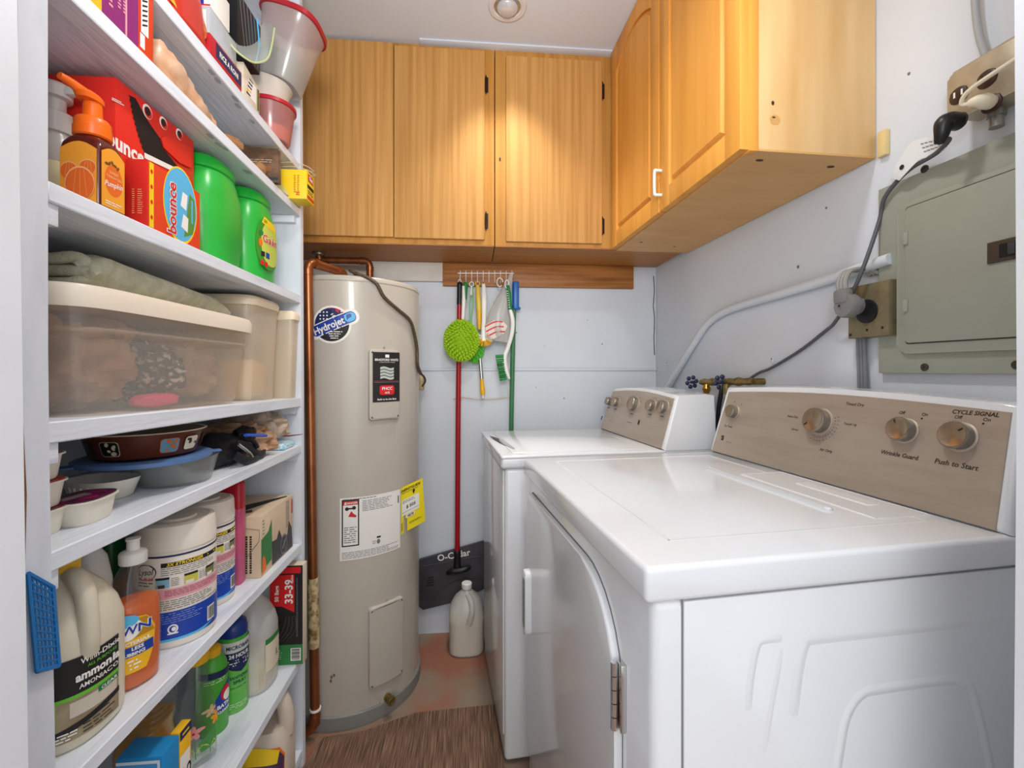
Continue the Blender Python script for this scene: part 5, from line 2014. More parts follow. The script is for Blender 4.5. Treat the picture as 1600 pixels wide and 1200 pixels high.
def foodbin(x, y, rx, ry, h, label, content):
    t = thing('food_container', label, 'food container', (x, y, zc3(y)), 0, 'cream lidded food containers')
    m = MB().sq([(rx * .88, ry * .86, 0, 7), (rx * .91, ry * .90, .004, 7), (rx * .97, ry * .96, h * .6, 7), (rx, ry, h - .022, 7)], thin('foodbin_body', '#f9eedb', .12, .45, .3, .12), n=48, cap=(True, False))
    m.build('body', t)
    m = MB().sq([(rx * 1.0, ry * 1.0, h - .026, 6), (rx * 1.05, ry * 1.06, h - .024, 6), (rx * 1.06, ry * 1.07, h - .010, 6), (rx * 1.02, ry * 1.03, h - .004, 6), (rx * .98, ry * .98, h, 6)], CREAM, n=48)
    m.build('lid', t)
    if content:
        m = MB().blob((0, 0, h * .20), (rx * .80, ry * .80, h * .20), mat('tan_grain', '#e6c99a', .8), 2, .12, 3, 24, 14, 4, squash=None)
        m.build('contents', t)
    return t


foodbin(-.625, 1.238, .092, .084, .262, 'tall cream lidded food container right behind the frosted bin', True)
foodbin(-.590, 1.3575, .085, .0255, .248, 'slim cream lidded food container beside the shelf end panel', False)

# ---------- second board: trays, pan, pouches
def zd(y):
    return sz('d', y) + 0.0004


TRAYW = mat('tray_white', '#e5dfd0', .4)


def tray(m, w, l, h):
    m.sq([(w * .78, l * .80, 0, 3), (w * .82, l * .84, .003, 3), (w * .95, l * .96, h - .003, 3), (w * 1.06, l * 1.06, h - .002, 3), (w * 1.06, l * 1.06, h, 3)], TRAYW, n=40)
    return m


t = thing('food_tray', 'white food tray with purple film lid at the near end', 'food tray', (-.562, .712, zd(.712)), R(8))
m = tray(MB(), .030, .042, .034)
m.build('tray', t)
m = MB().sq([(.0295, .0415, .0342, 3), (.0298, .0418, .0352, 3)], mat('film_purple', '#5b1f3c', .3), n=40)
f = PLs((0, 0, .0353), (1, 0, 0), (0, 1, 0))
m.poly(f, [(-.02, -.02), (-.006, -.03), (.006, .01), (-.01, .02)], mat('film_pale', '#a48f8c', .3), .0003)
m.poly(f, [(.008, -.03), (.024, -.012), (.012, .012), (.0, -.004)], mat('film_magenta', '#9c1f63', .3), .0003)
m.poly(f, [(-.004, .012), (.02, .016), (.012, .034), (-.01, .03)], mat('film_magenta', '#9c1f63'), .0003)
m.build('film', t)
zt = zd(.655)
for i, (lab, dx, dy) in enumerate((('white food tray at the bottom of the stack of three', 0.0, 0.0), ('white food tray in the middle of the stack of three', -.001, .0), ('white food tray on top of the stack of three', -.003, -.001))):
    t = thing('food_tray', lab, 'food tray', (-.578 + dx, .648 + dy, zt + i * .0362), 0, 'stacked food trays')
    tray(MB(), .030, .034, .034).build('tray', t)
    MB().sq([(.0295, .0335, .0342, 3), (.0298, .0338, .0352, 3)], mat(('film_plum', 'film_red', 'film_rust')[i], ('#7a1738', '#b2341c', '#8c3f2a')[i], .3), n=40).build('film', t)

t = thing('food_tray', 'empty white oval tray on the shelf beneath the blue lid', 'food tray', (-.633, .838, zd(.838)), R(-12))
m = MB().sq([(.040, .030, 0, 2.6), (.044, .034, .003, 2.6), (.054, .041, .030, 2.6), (.056, .043, .0335, 2.6), (.053, .040, .0335, 2.6), (.043, .032, .006, 2.6)], TRAYW, n=44)
for i in range(6):
    a = R(-130 + i * 12)
    m.tube([(.047 * math.cos(a), .036 * math.sin(a), .006), (.0545 * math.cos(a), .0415 * math.sin(a), .026)], .0014, TRAYW, 6, 0)
m.build('tray', t)
t = thing('plastic_container', 'low clear round container with a blue lid carrying the brown pan', 'container', (-.580, .945, zd(.945)))
m = MB().lathe([(.056, 0), (.060, .003), (.070, .040), (.073, .0505), (.071, .0505), (.067, .040), (.056, .005), (0, .005)], CLEAR, n=44, cap=(True, False))
m.build('bowl', t)
LZ = zd(.92) + .0512
BLUELID = mat('blue_lid', '#5677a8', .35)
m = MB().sq([(.092, .092, .0, 2.2), (.098, .098, -.004, 2.2), (.101, .101, -.003, 2.2), (.101, .101, .004, 2.2), (.092, .092, .0075, 2.2), (.084, .084, .0055, 2.2), (0.02, .02, .0055, 2)], BLUELID, (-.606, .905, LZ + .004), n=56)
m.box((-.672, .826, LZ + .003), (.05, .030, .004), BLUELID, .0015, rot=(0, 0, R(40)))
m.box((-.530, .975, LZ + .003), (.035, .02, .004), BLUELID, .0015, rot=(0, 0, R(40)))
lidb = m.build('lid', t, True)
lidb['label'] = 'blue lid'
PANB = mat('pan_brown', '#5a2c1d', .35)
t = thing('baking_pan', 'round brown baking pan with square pictures resting on the blue lid', 'pan', (-.606, .905, LZ + .0125))
m = MB().lathe([(.076, 0), (.080, .003), (.091, .039), (.0935, .0425), (.0915, .0435)], PANB, n=64, cap=(True, False))
m.lathe([(.0915, .0436), (.0895, .041), (.0785, .004), (0, .003)], mat('pan_inside', '#b3a48e', .35, .2), n=64, cap=(False, False))
m.lathe([(.0925, .0425), (.0945, .0432), (.0925, .0446), (.0905, .0436)], CREAM, n=64, cap=(False, False))
m.build('pan', t)
m = MB()
fn = CYs((0, 0, 0), .0790, 0, slant=4.2)
for k, (a, c1_, c2_) in enumerate(((-118, '#2b201b', '#443428'), (-90, '#120c0a', '#cfc3a4'), (-34, '#5b8fa6', '#b1643e'), (-8, '#d9d3bd', '#3a2a1c'), (22, '#5b8fa6', '#b1643e'), (50, '#120c0a', '#cfc3a4'))):
    f2 = CYs((0, 0, 0), .0790, R(a), slant=4.2)
    m = MB()
    A_, B_ = mat('motif_a%d' % (k % 4), c1_, .4), mat('motif_b%d' % (k % 4), c2_, .4)
    m.poly(f2, rrect(-.0135, .0135, .008, .034, .005), B_, .0008)
    m.poly(f2, rrect(-.0125, .0125, .009, .033, .005), A_, .0012)
    for q in range(5):
        m.ell(f2, random.uniform(-.008, .008), random.uniform(.013, .029), random.uniform(.002, .005), random.uniform(.002, .004), B_, .0016 + q * .0002, 10, random.random() * 3)
    m.build('picture', t)

NYL = mat('black_nylon', '#16161a', .55, bump=(S1(160), .5))
t = thing('pouch', 'black nylon strap pouch with clips on the middle board', 'pouch', (-.585, 1.105, zd(1.105)))
m = MB().blob((-.01, -.005, .034), (.062, .070, .036), NYL, 4, .18, 2.4, 30, 18, 2.6, squash=-.0338)
m.blob((.030, .062, .062), (.026, .028, .020), NYL, 7, .2, 2.5, 20, 12)
m.build('bag', t)
m = MB()
m.tube([(.055, -.030, .050), (.066, .0, .040), (.070, .045, .012), (.066, .085, .010), (.050, .105, .022), (.030, .09, .050), (.035, .05, .058)], .0105, NYL, 8, 6, flat=.25)
m.tube([(.060, -.045, .030), (.070, -.02, .012), (.072, .02, .006), (.066, .06, .005)], .010, NYL, 8, 6, flat=.3)
m.build('strap', t)
m = MB()
m.tube([(.062, -.035, .052), (.072, -.010, .030), (.074, .004, .016)], .0035, CHROME, 8, 3)
m.tube([(.060, -.004, .066), (.070, .018, .050), (.073, .03, .034)], .006, BLACK, 8, 3)
m.build('clip', t)
t = cloth('paper_bag', 'crumpled tan plastic bag bundle behind the black pouch', (-.60, 1.215, zd(1.22) + .041), (.085, .055, .040), mat('tan_bag', '#c49d7c', .4, var=('#a27c5d', S1(40), .4, .6), bump=(S1(40), 1.0)), 11, .3, 'bag', 3.4)
m = MB().blob((-.60, 1.315, zd(1.31) + .062), (.085, .042, .046), mat('pale_bag', '#ddc9b4', .3, alpha=.8, var=('#c3a78d', S1(40), .4, .6), bump=(S1(40), 1.0)), 15, .3, 3.4, 30, 18)
tag(m.build('plastic_bag'), 'crumpled pale clear plastic bag against the shelf end panel', 'bag')
CHK = mat('blue_checked_pack', '#8ed0e6', .4, var=('#e8f2f4', (160, 160, 160), .45, .55))
m = MB().box((-.565, 1.325, zd(1.32) + .0085), (.11, .075, .016), CHK, .004)
tag(m.build('tissue_pack'), 'flat light blue checked packet under the clear bag', 'packet')
a_, c_ = onX(383, 680, -.508), onX(416, 680.5, -.511)
m = MB().tube([a_, a_.lerp(c_, .85), c_], [.0035, .0042, .0036], mat('pen_blue', '#2456c4', .35), 10, 0)
tag(m.build('pen'), 'blue pen sticking out of the tan bag bundle', 'pen')
a_, c_ = onX(452, 681, -.505), onX(473, 678.5, -.487)
m = MB().tube([a_ + Vector((-.03, 0, 0)), a_, c_], [.0022, .0022, .0008], mat('pen_maroon', '#7a3035', .4), 8, 0)
tag(m.build('pencil'), 'thin maroon pencil poking past the shelf end panel', 'pencil')

# ---------- first big board: cleaning supplies
def ze(y):
    return sz('e', y) + 0.0004


def jug(name, label, x, y, z, h, r, bodym, capm, hang_, frac=1.0):
    t = thing(name, label, 'jug', (x, y, z))
    m = MB().sq([(r * .90, r * .90, 0, 2.8), (r * .985, r * .985, .006, 2.5), (r, r, .02, 2.45), (r, r, h * .50, 2.45), (r * .985, r * .985, h * .60, 2.5), (r * .90, r * .90, h * .70, 2.3), (r * .70, r * .70, h * .80, 2.2), (r * .42, r * .42, h * .885, 2), (r * .27, r * .27, h * .92, 2), (r * .27, r * .27, h * .93, 2)], bodym, n=44)
    m.build('body', t)
    ca, sa = math.cos(hang_), math.sin(hang_)
    P = [(r * .20, h * .90), (r * .55, h * .905), (r * .86, h * .82), (r * .96, h * .70), (r * .97, h * .58), (r * .90, h * .50)]
    m = MB().tube([(ca * a, sa * a, b) for a, b in P], [.010, .0125, .012, .012, .013, .014], bodym if bodym.name != 'milky_plastic' else bodym, 14, 5)
    m.build('handle', t)
    m = MB().lathe([(r * .29, h * .925), (r * .31, h * .93), (r * .31, h * .995), (r * .28, h), (0, h)], capm, n=28)
    m.build('cap', t)
    return t


AMM = mat('jug_cream', '#d9d0ba', .35, var=('#d2c8b0', S1(6), .4, .7))
t = jug('ammonia_jug', 'big cream jug with black and green label and yellow cap', -.583, .703, ze(.703), .243, .0640, AMM, YELP, R(-26))
m = MB()
fn = CYs((0, 0, 0), .0643, R(-18), p=2.45)
m.dec(fn, -.110, .030, .075, .124, INK, .0010, 30)
m.dec(fn, -.110, .030, .070, .075, GRNL, .0012, 30)
m.dec(fn, -.110, .030, .016, .070, mat('label_tan', '#a99a7c', .5, var=('#8d7c60', S1(30), .4, .65)), .0010, 30)
m.dec(fn, -.085, -.062, .030, .068, mat('label_darkgreen', '#3f4a3a', .5), .0014, 4)
m.dec(fn, -.058, -.045, .042, .070, mat('label_lime', '#8fc46a', .5), .0014, 3)
m.dec(fn, -.030, .026, .046, .066, mat('label_light', '#cfc6b4', .5), .0014, 12)
m.poly(fn, [(-.05, .024), (.03, .040), (.03, .048), (-.05, .032)], INK, .0016)
m.lines(fn, -.085, -.02, .018, .030, 3, PAPER, .0018, .45)
m.lines(fn, -.015, .028, .018, .038, 4, INK, .0018, .3)
m.dec(fn, .004, .028, .062, .0695, GRND, .0020, 6)
m.text('CLEAR', fn, .016, .0658, .0062, PAPER, .0026, .02)
m.text('Winn-Dixie', fn, .006, .1165, .0100, PAPER, .0022, .02)
m.text('ALL PURPOSE', fn, .008, .1075, .0058, GRNL, .0022, .01)
m.text('ammonia', fn, .003, .0965, .0160, PAPER, .0022, .04, .9)
m.text('AMONIACO', fn, .004, .0835, .0085, PAPER, .0022, .02)
m.build('label', t)

t = thing('dish_soap', 'clear bottle of orange dish soap behind the ammonia jug', 'dish soap', (-.556, .800, ze(.800)), R(-20))
DAWN = [(.025, .031, 0, 2.4), (.028, .035, .004, 2.4), (.029, .037, .03, 2.4), (.030, .038, .08, 2.4), (.029, .037, .12, 2.4), (.026, .032, .145, 2.3), (.022, .027, .170, 2.2), (.015, .017, .190, 2), (.013, .013, .198, 2)]
m = MB().sq(DAWN, CLEARG, n=40)
m.build('bottle', t)
m = MB().sq([(a * .95, b_ * .95, z if z else .002, p) for a, b_, z, p in DAWN[:5]] + [(.0265, .0335, .132, 2.35)], thin('orange_liquid', '#ff8236', .12, .85, .1, .3), n=40)
m.build('liquid', t)
m = MB().lathe([(.018, .194), (.019, .196), (.019, .210), (.017, .213), (.009, .216), (.0085, .230), (.010, .231), (.010, .234), (0, .235)], GLOSSW, n=28)
m.build('cap', t)
m = MB()
fn = CYs((0, 0, 0), .0304, R(-28), .0385, 2.4)
m.poly(fn, [(-.034, .030), (.016, .030), (.024, .06), (.026, .09), (.016, .114), (-.012, .124), (-.034, .116)], YELP, .0008)
m.poly(fn, [(-.03, .084), (.025, .084), (.016, .112), (-.01, .120), (-.03, .113)], mat('label_gold', '#b98a1c', .4), .0010)
m.ell(fn, -.010, .100, .022, .018, GLOSSW, .0012)
m.ell(fn, -.010, .1135, .018, .010, SKYB, .0014)
m.text('DAWN', fn, -.010, .0985, .0190, GLOSSW, .0018, .06)
m.text('DAWN', fn, -.010, .0985, .0190, BLUEL, .0022, .02)
m.text('ANTIBACTERIAL', fn, -.008, .077, .0080, GLOSSW, .0014, .03, .95)
m.dec(fn, -.034, .023, .056, .072, BLUEL, .0012)
m.text('LESS', fn, .006, .068, .0076, GLOSSW, .0018, .03)
m.text('SCRUBBING', fn, -.004, .060, .0070, GLOSSW, .0018, .03)
m.lines(fn, -.02, .014, .034, .052, 3, PAPER, .0014, .45)
m.build('label', t)

t = thing('spray_bottle', 'white bottle with blue label squeezed behind the ammonia jug', 'bottle', (-.655, .835, ze(.835)))
m = MB().sq([(.030, .026, 0, 3), (.032, .028, .005, 3), (.032, .028, .15, 3), (.026, .024, .19, 2.5), (.018, .018, .205, 2), (.018, .018, .225, 2), (0.016, .016, .228, 2)], GLOSSW, n=36)
m.build('bottle', t)
fn = CYs((0, 0, 0), .0325, R(-30), .0285, 3)
m = MB().poly(fn, [(-.03, .04), (.02, .04), (.02, .11), (-.01, .14), (-.03, .15)], SKYB, .0008)
m.dec(fn, -.02, .016, .10, .112, REDL, .0012)
m.build('label', t)
m = MB().sq([(.024, .024, 0, 2.4), (.026, .026, .004, 2.4), (.026, .026, .16, 2.4), (.020, .020, .19, 2.2), (.014, .014, .20, 2), (.014, .014, .235, 2), (0, 0, .236, 2)], mat('bottle_green_dark', '#1f6a2e', .3), (-.715, .965, ze(.965)), n=32)
tag(m.build('bottle'), 'dark green bottle in the shadow behind the big wipes canister', 'bottle')

LBLUE = mat('label_royal', '#1740a6', .4)


def canister(x, y, label, a0, k=1.0):
    t = thing('wipes_canister', label, 'canister', (x, y, ze(y)), a0, 'disinfecting wipes canisters')
    rr = .0655 * k
    W_ = mat('canister_white', '#e8e0d3', .4)
    m = MB().lathe([(rr * .95, 0), (rr * .99, .003), (rr, .012), (rr, .168), (rr * .985, .172)], W_, n=56)
    m.build('body', t)
    m = MB().lathe([(rr * .975, .1715), (rr * .975, .176), (rr * 1.0, .177), (rr * 1.0, .192), (rr * .985, .195), (rr * .975, .216), (rr * .95, .222), (rr * .82, .225), (rr * .80, .223), (rr * .5, .223), (rr * .48, .227), (0, .227)], mat('canister_lid', '#e6ddd0', .4), n=56)
    m.build('lid', t)
    m = MB()
    fn = CYs((0, 0, 0), rr, 0)
    L = 1.9 * rr
    m.dec(fn, -L, L, .168, .1715, NAVY, .0006, 40)
    m.dec(fn, -L, L, .014, .068, LBLUE, .0006, 40)
    m.poly(fn, [(-L, .014), (.03, .014), (.055, .022), (.02, .0185), (-L, .0185)], SKYB, .0009)
    m.dec(fn, -L, L, .092, .110, PINK, .0006, 40)
    m.dec(fn, -.036, .07, .150, .158, INK, .0006, 16)
    m.text('3X STRONGER', fn, .002, .1540, .0080, YEL, .0010, .03, 1.1, skew=.2)
    m.lines(fn, .040, .068, .1515, .157, 1, YEL, .0010, .5)
    m.lines(fn, -.036, .066, .134, .149, 4, GREYT, .0008, .35)
    # script wordmark
    m.ell(fn, -.062, .143, .019, .0145, INK, .0007)
    m.ell(fn, -.062, .1425, .0175, .0128, W_, .0010)
    m.text('Lysol', fn, -.062, .1430, .0155, INK, .0014, .02, .9, rot=.08, skew=.3)
    m.dec(fn, -.077, -.048, .128, .133, REDL, .0010, 5)
    m.lines(fn, -.078, -.046, .116, .126, 2, INK, .0010, .4)
    for i, (x_, c_) in enumerate(((-.034, 'pic_teal'), (.010, 'pic_yellow'), (.048, 'pic_olive'))):
        cc = mat(c_, ('#7fb4c9', '#c9c34a', '#7a7a48')[i], .5)
        m.dec(fn, x_ - .011, x_ + .011, .113, .131, cc, .0008, 4)
        m.dec(fn, x_ - .011, x_ + .011, .128, .132, INK, .0011, 4)
        m.dec(fn, x_ - .009, x_ + .004, .113, .119, DARK if i == 0 else W_, .0011, 3)
        m.lines(fn, x_ + .013, x_ + .028, .114, .130, 5, GREYT, .0008, .35)
    m.lines(fn, -.078, -.045, .094, .108, 5, mat('print_maroon', '#7d4450', .6), .0010, .35)
    m.lines(fn, -.030, .070, .096, .108, 4, mat('print_maroon', '#7d4450'), .0010, .35)
    m.lines(fn, -.080, .075, .071, .090, 5, GREYT, .0008, .4)
    m.lines(fn, -.070, .040, .046, .066, 5, mat('print_paleblue', '#8fa3d8', .5), .0009, .25)
    m.ell(fn, -.018, .036, .008, .0085, GLOSSW, .0010)
    m.ell(fn, -.018, .036, .0055, .006, LBLUE, .0013)
    m.ell(fn, -.0165, .036, .0035, .004, GLOSSW, .0016)
    m.dec(fn, -.026, -.010, .0265, .029, GLOSSW, .0010)
    m.lines(fn, -.072, -.035, .024, .040, 3, mat('print_paleblue', '#8fa3d8'), .0009, .25)
    m.dec(fn, .040, .060, .024, .052, PAPER, .0009, 5)
    for i in range(8):
        m.dec(fn, .042 + i * .0022, .0428 + i * .0022 + (i % 3) * .0003, .027, .050, INK, .0013, 1)
    m.build('label', t)
    return t


canister(-.576, .944, 'wipes canister with pink and blue label in front of the other', R(-48))
canister(-.594, 1.069, 'wipes canister standing behind the nearer one beside the red bottle', R(-46), .885)

t = thing('cleaner_bottle', 'tall red and pink bottle beyond the wipes canisters', 'bottle', (-.585, 1.1445, ze(1.14)))
m = MB().sq([(.036, .0145, 0, 5), (.038, .016, .004, 5), (.038, .016, .18, 5)], mat('bottle_pink', '#c24a74', .35, var=('#cf6d88', (3, 3, 9), .35, .7)), n=36)
m.sq([(.038, .016, .18, 5), (.038, .016, .238, 5), (.034, .014, .243, 5)], mat('bottle_red', '#b5152b', .35), n=36)
m.build('bottle', t)
t['label'] = 'tall red topped pink bottle between canister and trash bag box'

y0, y1 = 1.1655, 1.366
t = thing('trash_bag_box', 'beige trash bag box with green and orange print on the upper board', 'box', (-.585, (y0 + y1) / 2, ze(1.27)))
hx, hy, hh = .068, (y1 - y0) / 2, .150
m = MB().b2((-hx, -hy, 0), (hx, hy, hh), CARD, .001)
f = PLs((hx, 0, 0), (0, 1, 0), (0, 0, 1))
fy = PLs((0, -hy, 0), (1, 0, 0), (0, 0, 1))
ft_ = PLs((0, 0, hh), (1, 0, 0), (0, 1, 0))
BGRN = mat('bag_green', '#2f7d3f', .45)
m.poly(f, [(-hy + .003, .012), (-hy + .058, .022), (-hy + .062, .060), (-hy + .060, .125), (-hy + .040, .100), (-hy + .002, .092)], BGRN, .0006)
m.poly(f, [(-hy + .004, .004), (-hy + .030, .012), (-hy + .022, .042), (-hy + .012, .050), (-hy + .006, .040)], ORNG, .0010)
m.poly(f, [(-hy + .062, .004), (hy - .004, .004), (hy - .012, .060), (hy - .030, .084), (hy - .040, .050), (hy - .075, .050), (hy - .095, .082), (hy - .110, .062), (-hy + .062, .066)], DARK, .0008)
m.ell(f, .035, .032, .022, .028, GREYT, .0011)
m.ell(f, .035, .032, .018, .023, DARK, .0014)
m.tube([f(.022, .024, .0018), f(.034, .034, .0018), (f(.046, .046, .0018))], .0012, GREYT, 5, 2)
m.tube([f(.028, .046, .0018), f(.036, .030, .0018), (f(.042, .016, .0018))], .0010, GREYT, 5, 2)
m.dec(f, hy - .012, hy - .004, .10, .14, REDL, .0008)
for i in range(4):
    m.lines(f, hy - .05 + i * .006, hy - .046 + i * .006, .07, .145, 14, GREYT, .0008, .5)
m.lines(f, -hy + .008, -hy + .02, .10, .14, 5, GREYT, .0008, .3)
for i in range(4):
    for j in range(16):
        m.dec(fy, .012 + i * .010, .017 + i * .010, .012 + j * .0058, .0155 + j * .0058 + random.random() * .0012, INK, .0007)
m.tube([fy(.006, .012, .0006), fy(.064, .09, .0006), fy(.066, .118, .0006), fy(-.02, .13, .0006)], .0007, GREYT, 4, 0)
m.poly(ft_, [(-hx, -hy + .03), (-.01, -hy + .02), (.060, hy - .02), (.056, hy - .012), (-hx, -hy + .045)], INK, .0006)
m.poly(ft_, [(.0, -hy + .02), (.03, -hy + .04), (.02, -hy + .06), (-.01, -hy + .04)], DARK, .0006)
m.build('carton', t)

# ---------- lower board: sprays, bag box
def zf(y):
    return sz('f', y) + 0.0004


t = thing('trash_bag_box', 'black and red 33-39 gallon trash bag box jutting past the end panel', 'box', (-.530, 1.369, zf(1.36)))
hx, hy, hh = .046, .0155, .285
m = MB().b2((-hx, -hy, 0), (hx, hy, hh), mat('card_pale', '#d9cbb4', .6), .001)
f = PLs((0, -hy, 0), (1, 0, 0), (0, 0, 1))
m.dec(f, -hx + .001, hx - .001, .001, hh - .001, INK, .0005)
m.dec(f, -hx + .001, hx - .001, .001, .058, BGRN, .0008)
m.poly(f, [(-hx + .001, .258), (.022, .258), (.022, .150), (-.012, .168), (-hx + .001, .170)], REDL, .0008)
m.dec(f, -.02, .040, .262, .280, REDL, .0008)
m.text('33-39', f, .008, .210, .030, PAPER, .0012, .03, 1.0, rot=PI / 2)
m.text('Gallon', f, .022 - .006, .246, .009, PAPER, .0012, .01, rot=PI / 2)
m.text('50 Bags', f, -.026, .205, .015, PAPER, .0012, .03, rot=PI / 2)
m.dec(f, .012, .040, .012, .048, PAPER, .0012)
for i in range(9):
    m.dec(f, .0145, .0375, .015 + i * .0035, .0165 + i * .0035 + (i % 3) * .0005, INK, .0016)
for i in range(4):
    m.tube([f(-.03 + i * .01, .07, .001), f(-.01 + i * .012, .10, .001), f(.0 + i * .008, .14, .001)], .0014, DARK, 5, 3)
m.lines(f, .028, .032, .08, .25, 40, GREYT, .0012, .5)
m.lines(f, -hx + .006, -.01, .015, .045, 5, PAPER, .0012, .2)
m.build('carton', t)
t['label'] = 'tall black and red trash bag box reading 33-39 beside the end panel'

t = jug('vinegar_jug', 'translucent jug with a green topped paper label beside the spray can', -.594, 1.283, zf(1.283), .262, .0625, PEWM, GLOSSW, R(150))
fn = CYs((0, 0, 0), .0628, R(-14), p=2.45)
m = MB().dec(fn, -.022, .044, .050, .122, mat('label_cream', '#ded2bb', .55), .0010, 12)
m.dec(fn, -.022, .044, .122, .136, BGRN, .0010, 12)
m.text('L', fn, .020, .082, .026, GREYT, .0014, .01)
m.build('label', t)
m = MB().sq([(.0545, .0545, .003, 2.8), (.0605, .0605, .012, 2.8), (.0610, .0610, .085, 2.7)], MATS['cloudy_liquid'], n=40)
m.build('liquid', t)

t = thing('spray_can', 'green sanitizing spray can with navy shield label', 'spray can', (-.598, 1.200, zf(1.20)))
m = MB().lathe([(.031, 0), (.033, .003), (.033, .172), (.030, .180), (.026, .184)], mat('can_green', '#4ab536', .35, var=('#8ccb6b', (2, 2, 8), .4, .65)), n=40)
m.build('can', t)
m = MB().lathe([(.027, .183), (.0315, .185), (.0315, .200), (.028, .214), (.018, .222), (0, .224)], mat('cap_navy', '#1b3a86', .3), n=36)
m.build('cap', t)
m = MB()
fn = CYs((0, 0, 0), .033, R(-45))
m.dec(fn, -.055, .055, .150, .176, mat('label_silver', '#d7dcd6', .4), .0005, 20)
m.poly(fn, [(-.036, .150), (-.036, .128), (-.015, .108), (.006, .100), (.026, .110), (.044, .128), (.044, .150)], NAVY, .0007)
m.text('MICROBAN', fn, .002, .162, .0125, NAVY, .0010, .03, .88)
m.text('24 HOUR', fn, .003, .141, .0130, GLOSSW, .0011, .04, .88)
m.lines(fn, -.022, .030, .116, .133, 3, GLOSSW, .0011, .45)
m.text('SANITIZING', fn, .004, .088, .0098, NAVY, .0008, .02, .85)
m.text('SPRAY', fn, .004, .076, .0110, NAVY, .0008, .02)
m.lines(fn, -.018, .026, .060, .066, 1, BGRN, .0008, .4)
m.lines(fn, -.02, .024, .012, .026, 3, mat('print_palegreen', '#cfe8bb', .5), .0008, .35)
m.build('label', t)

t = thing('spray_bottle', 'green cleaner bottle with red and blue logo behind the floral bottle', 'bottle', (-.612, 1.130, zf(1.13)))
m = MB().lathe([(.031, 0), (.034, .004), (.034, .135), (.030, .155), (.022, .17), (.016, .176)], mat('cleaner_green', '#4fae34', .35), n=36)
m.build('bottle', t)
m = MB().lathe([(.018, .172), (.019, .174), (.019, .190), (.012, .196), (0, .197)], YELP, n=24)
m.build('cap', t)
m = MB()
fn = CYs((0, 0, 0), .0342, R(-38))
m.poly(fn, [(-.045, .135), (.04, .128), (.04, .142), (-.045, .150)], NAVY, .0006)
m.poly(fn, [(-.012, .050), (.034, .050), (.034, .118), (.010, .105), (-.008, .08)], mat('label_royal', '#1740a6'), .0006)
m.ell(fn, .018, .088, .014, .018, REDL, .0009)
m.ell(fn, .022, .082, .012, .012, GLOSSW, .0012)
m.text('BATH', fn, .012, .062, .0125, GLOSSW, .0012, .04)
m.text('CLEANER', fn, .014, .050, .0080, GLOSSW, .0012, .03)
m.lines(fn, -.03, .02, .120, .130, 2, GLOSSW, .0008, .3)
m.build('label', t)

FLW = [mat('petal_pink', '#ec9a94', .5), mat('petal_orange', '#ee9a26', .5), mat('petal_tan', '#c9a88a', .5)]
t = thing('spray_bottle', 'clear plastic bottle painted with pink and orange flowers', 'bottle', (-.600, 1.052, zf(1.052)), R(-42))
m = MB().sq([(.033, .030, 0, 3), (.036, .033, .004, 3), (.036, .033, .09, 3), (.033, .030, .12, 2.6), (.024, .023, .145, 2.3), (.019, .019, .155, 2), (.019, .019, .205, 2), (.016, .016, .21, 2)], CLEARG, n=40, cap=(True, False))
for i in range(9):
    m.lathe([(.0193, .157 + i * .0045), (.0203, .159 + i * .0045), (.0193, .161 + i * .0045)], CLEARG, n=24, cap=(False, False))
m.build('bottle', t)
m = MB().lathe([(.021, .206), (.022, .208), (.022, .232), (.016, .238), (0, .24)], YELP, n=24)
m.build('cap', t)
m = MB()
fn = CYs((0, 0, 0), .0365, 0, .0335, 3)
m.poly(fn, [(-.002, .028), (.022, .034), (.026, .06), (.010, .066), (-.006, .05)], mat('leaf_green', '#4a8f4a', .5), .0006)
for cx, cy, rr, c_ in ((-.014, .076, .015, 0), (.022, .088, .014, 1), (.010, .108, .012, 2)):
    for k in range(5):
        a = k * 2 * PI / 5 + .3
        m.ell(fn, cx + math.cos(a) * rr * .55, cy + math.sin(a) * rr * .55, rr * .5, rr * .32, FLW[c_], .0010 + k * .0002, 12, a)
    m.ell(fn, cx, cy, rr * .2, rr * .2, YEL if c_ else REDL, .0022, 8)
for x_ in (-.012, .006, .022):
    m.poly(fn, [(x_, .060), (x_ + .0015, .060), (x_ + .003, .020), (x_ + .001, .020)], mat('leaf_green', '#4a8f4a'), .0008)
    m.poly(fn, [(x_ + .002, .03), (x_ + .012, .044), (x_ + .006, .040)], mat('leaf_lime', '#b6cf3c', .5), .0012)
    m.poly(fn, [(x_ + .002, .032), (x_ - .010, .046), (x_ - .004, .042)], mat('leaf_lime', '#b6cf3c'), .0012)
m.build('flower_decal', t)

t = thing('oil_bottle', 'clear ribbed bottle of amber oil behind the blue box', 'bottle', (-.650, .968, zf(.968)))
OB = [(.042, .042, 0, 3), (.046, .046, .005, 3), (.046, .046, .10, 3), (.042, .042, .13, 3), (.046, .046, .15, 3), (.044, .044, .19, 2.8), (.030, .030, .225, 2.3), (.016, .016, .245, 2), (.016, .016, .262, 2)]
m = MB().sq(OB, CLEARG, n=40)
for i in range(6):
    z = .14 + i * .011
    m.sq([(.0455, .0455, z, 3), (.0475, .0475, z + .003, 3), (.0455, .0455, z + .006, 3)], CLEARG, n=40, cap=(False, False))
m.build('bottle', t)
m = MB().sq([(.040, .040, .003, 3), (.044, .044, .008, 3), (.044, .044, .10, 3), (.040, .040, .13, 3), (.043, .043, .150, 3)], mat('amber_oil', '#c98a1e', .1, alpha=.88), n=40)
m.build('oil', t)
m = MB().lathe([(.018, .258), (.019, .26), (.019, .276), (0, .278)], YEL, n=24)
m.build('cap', t)

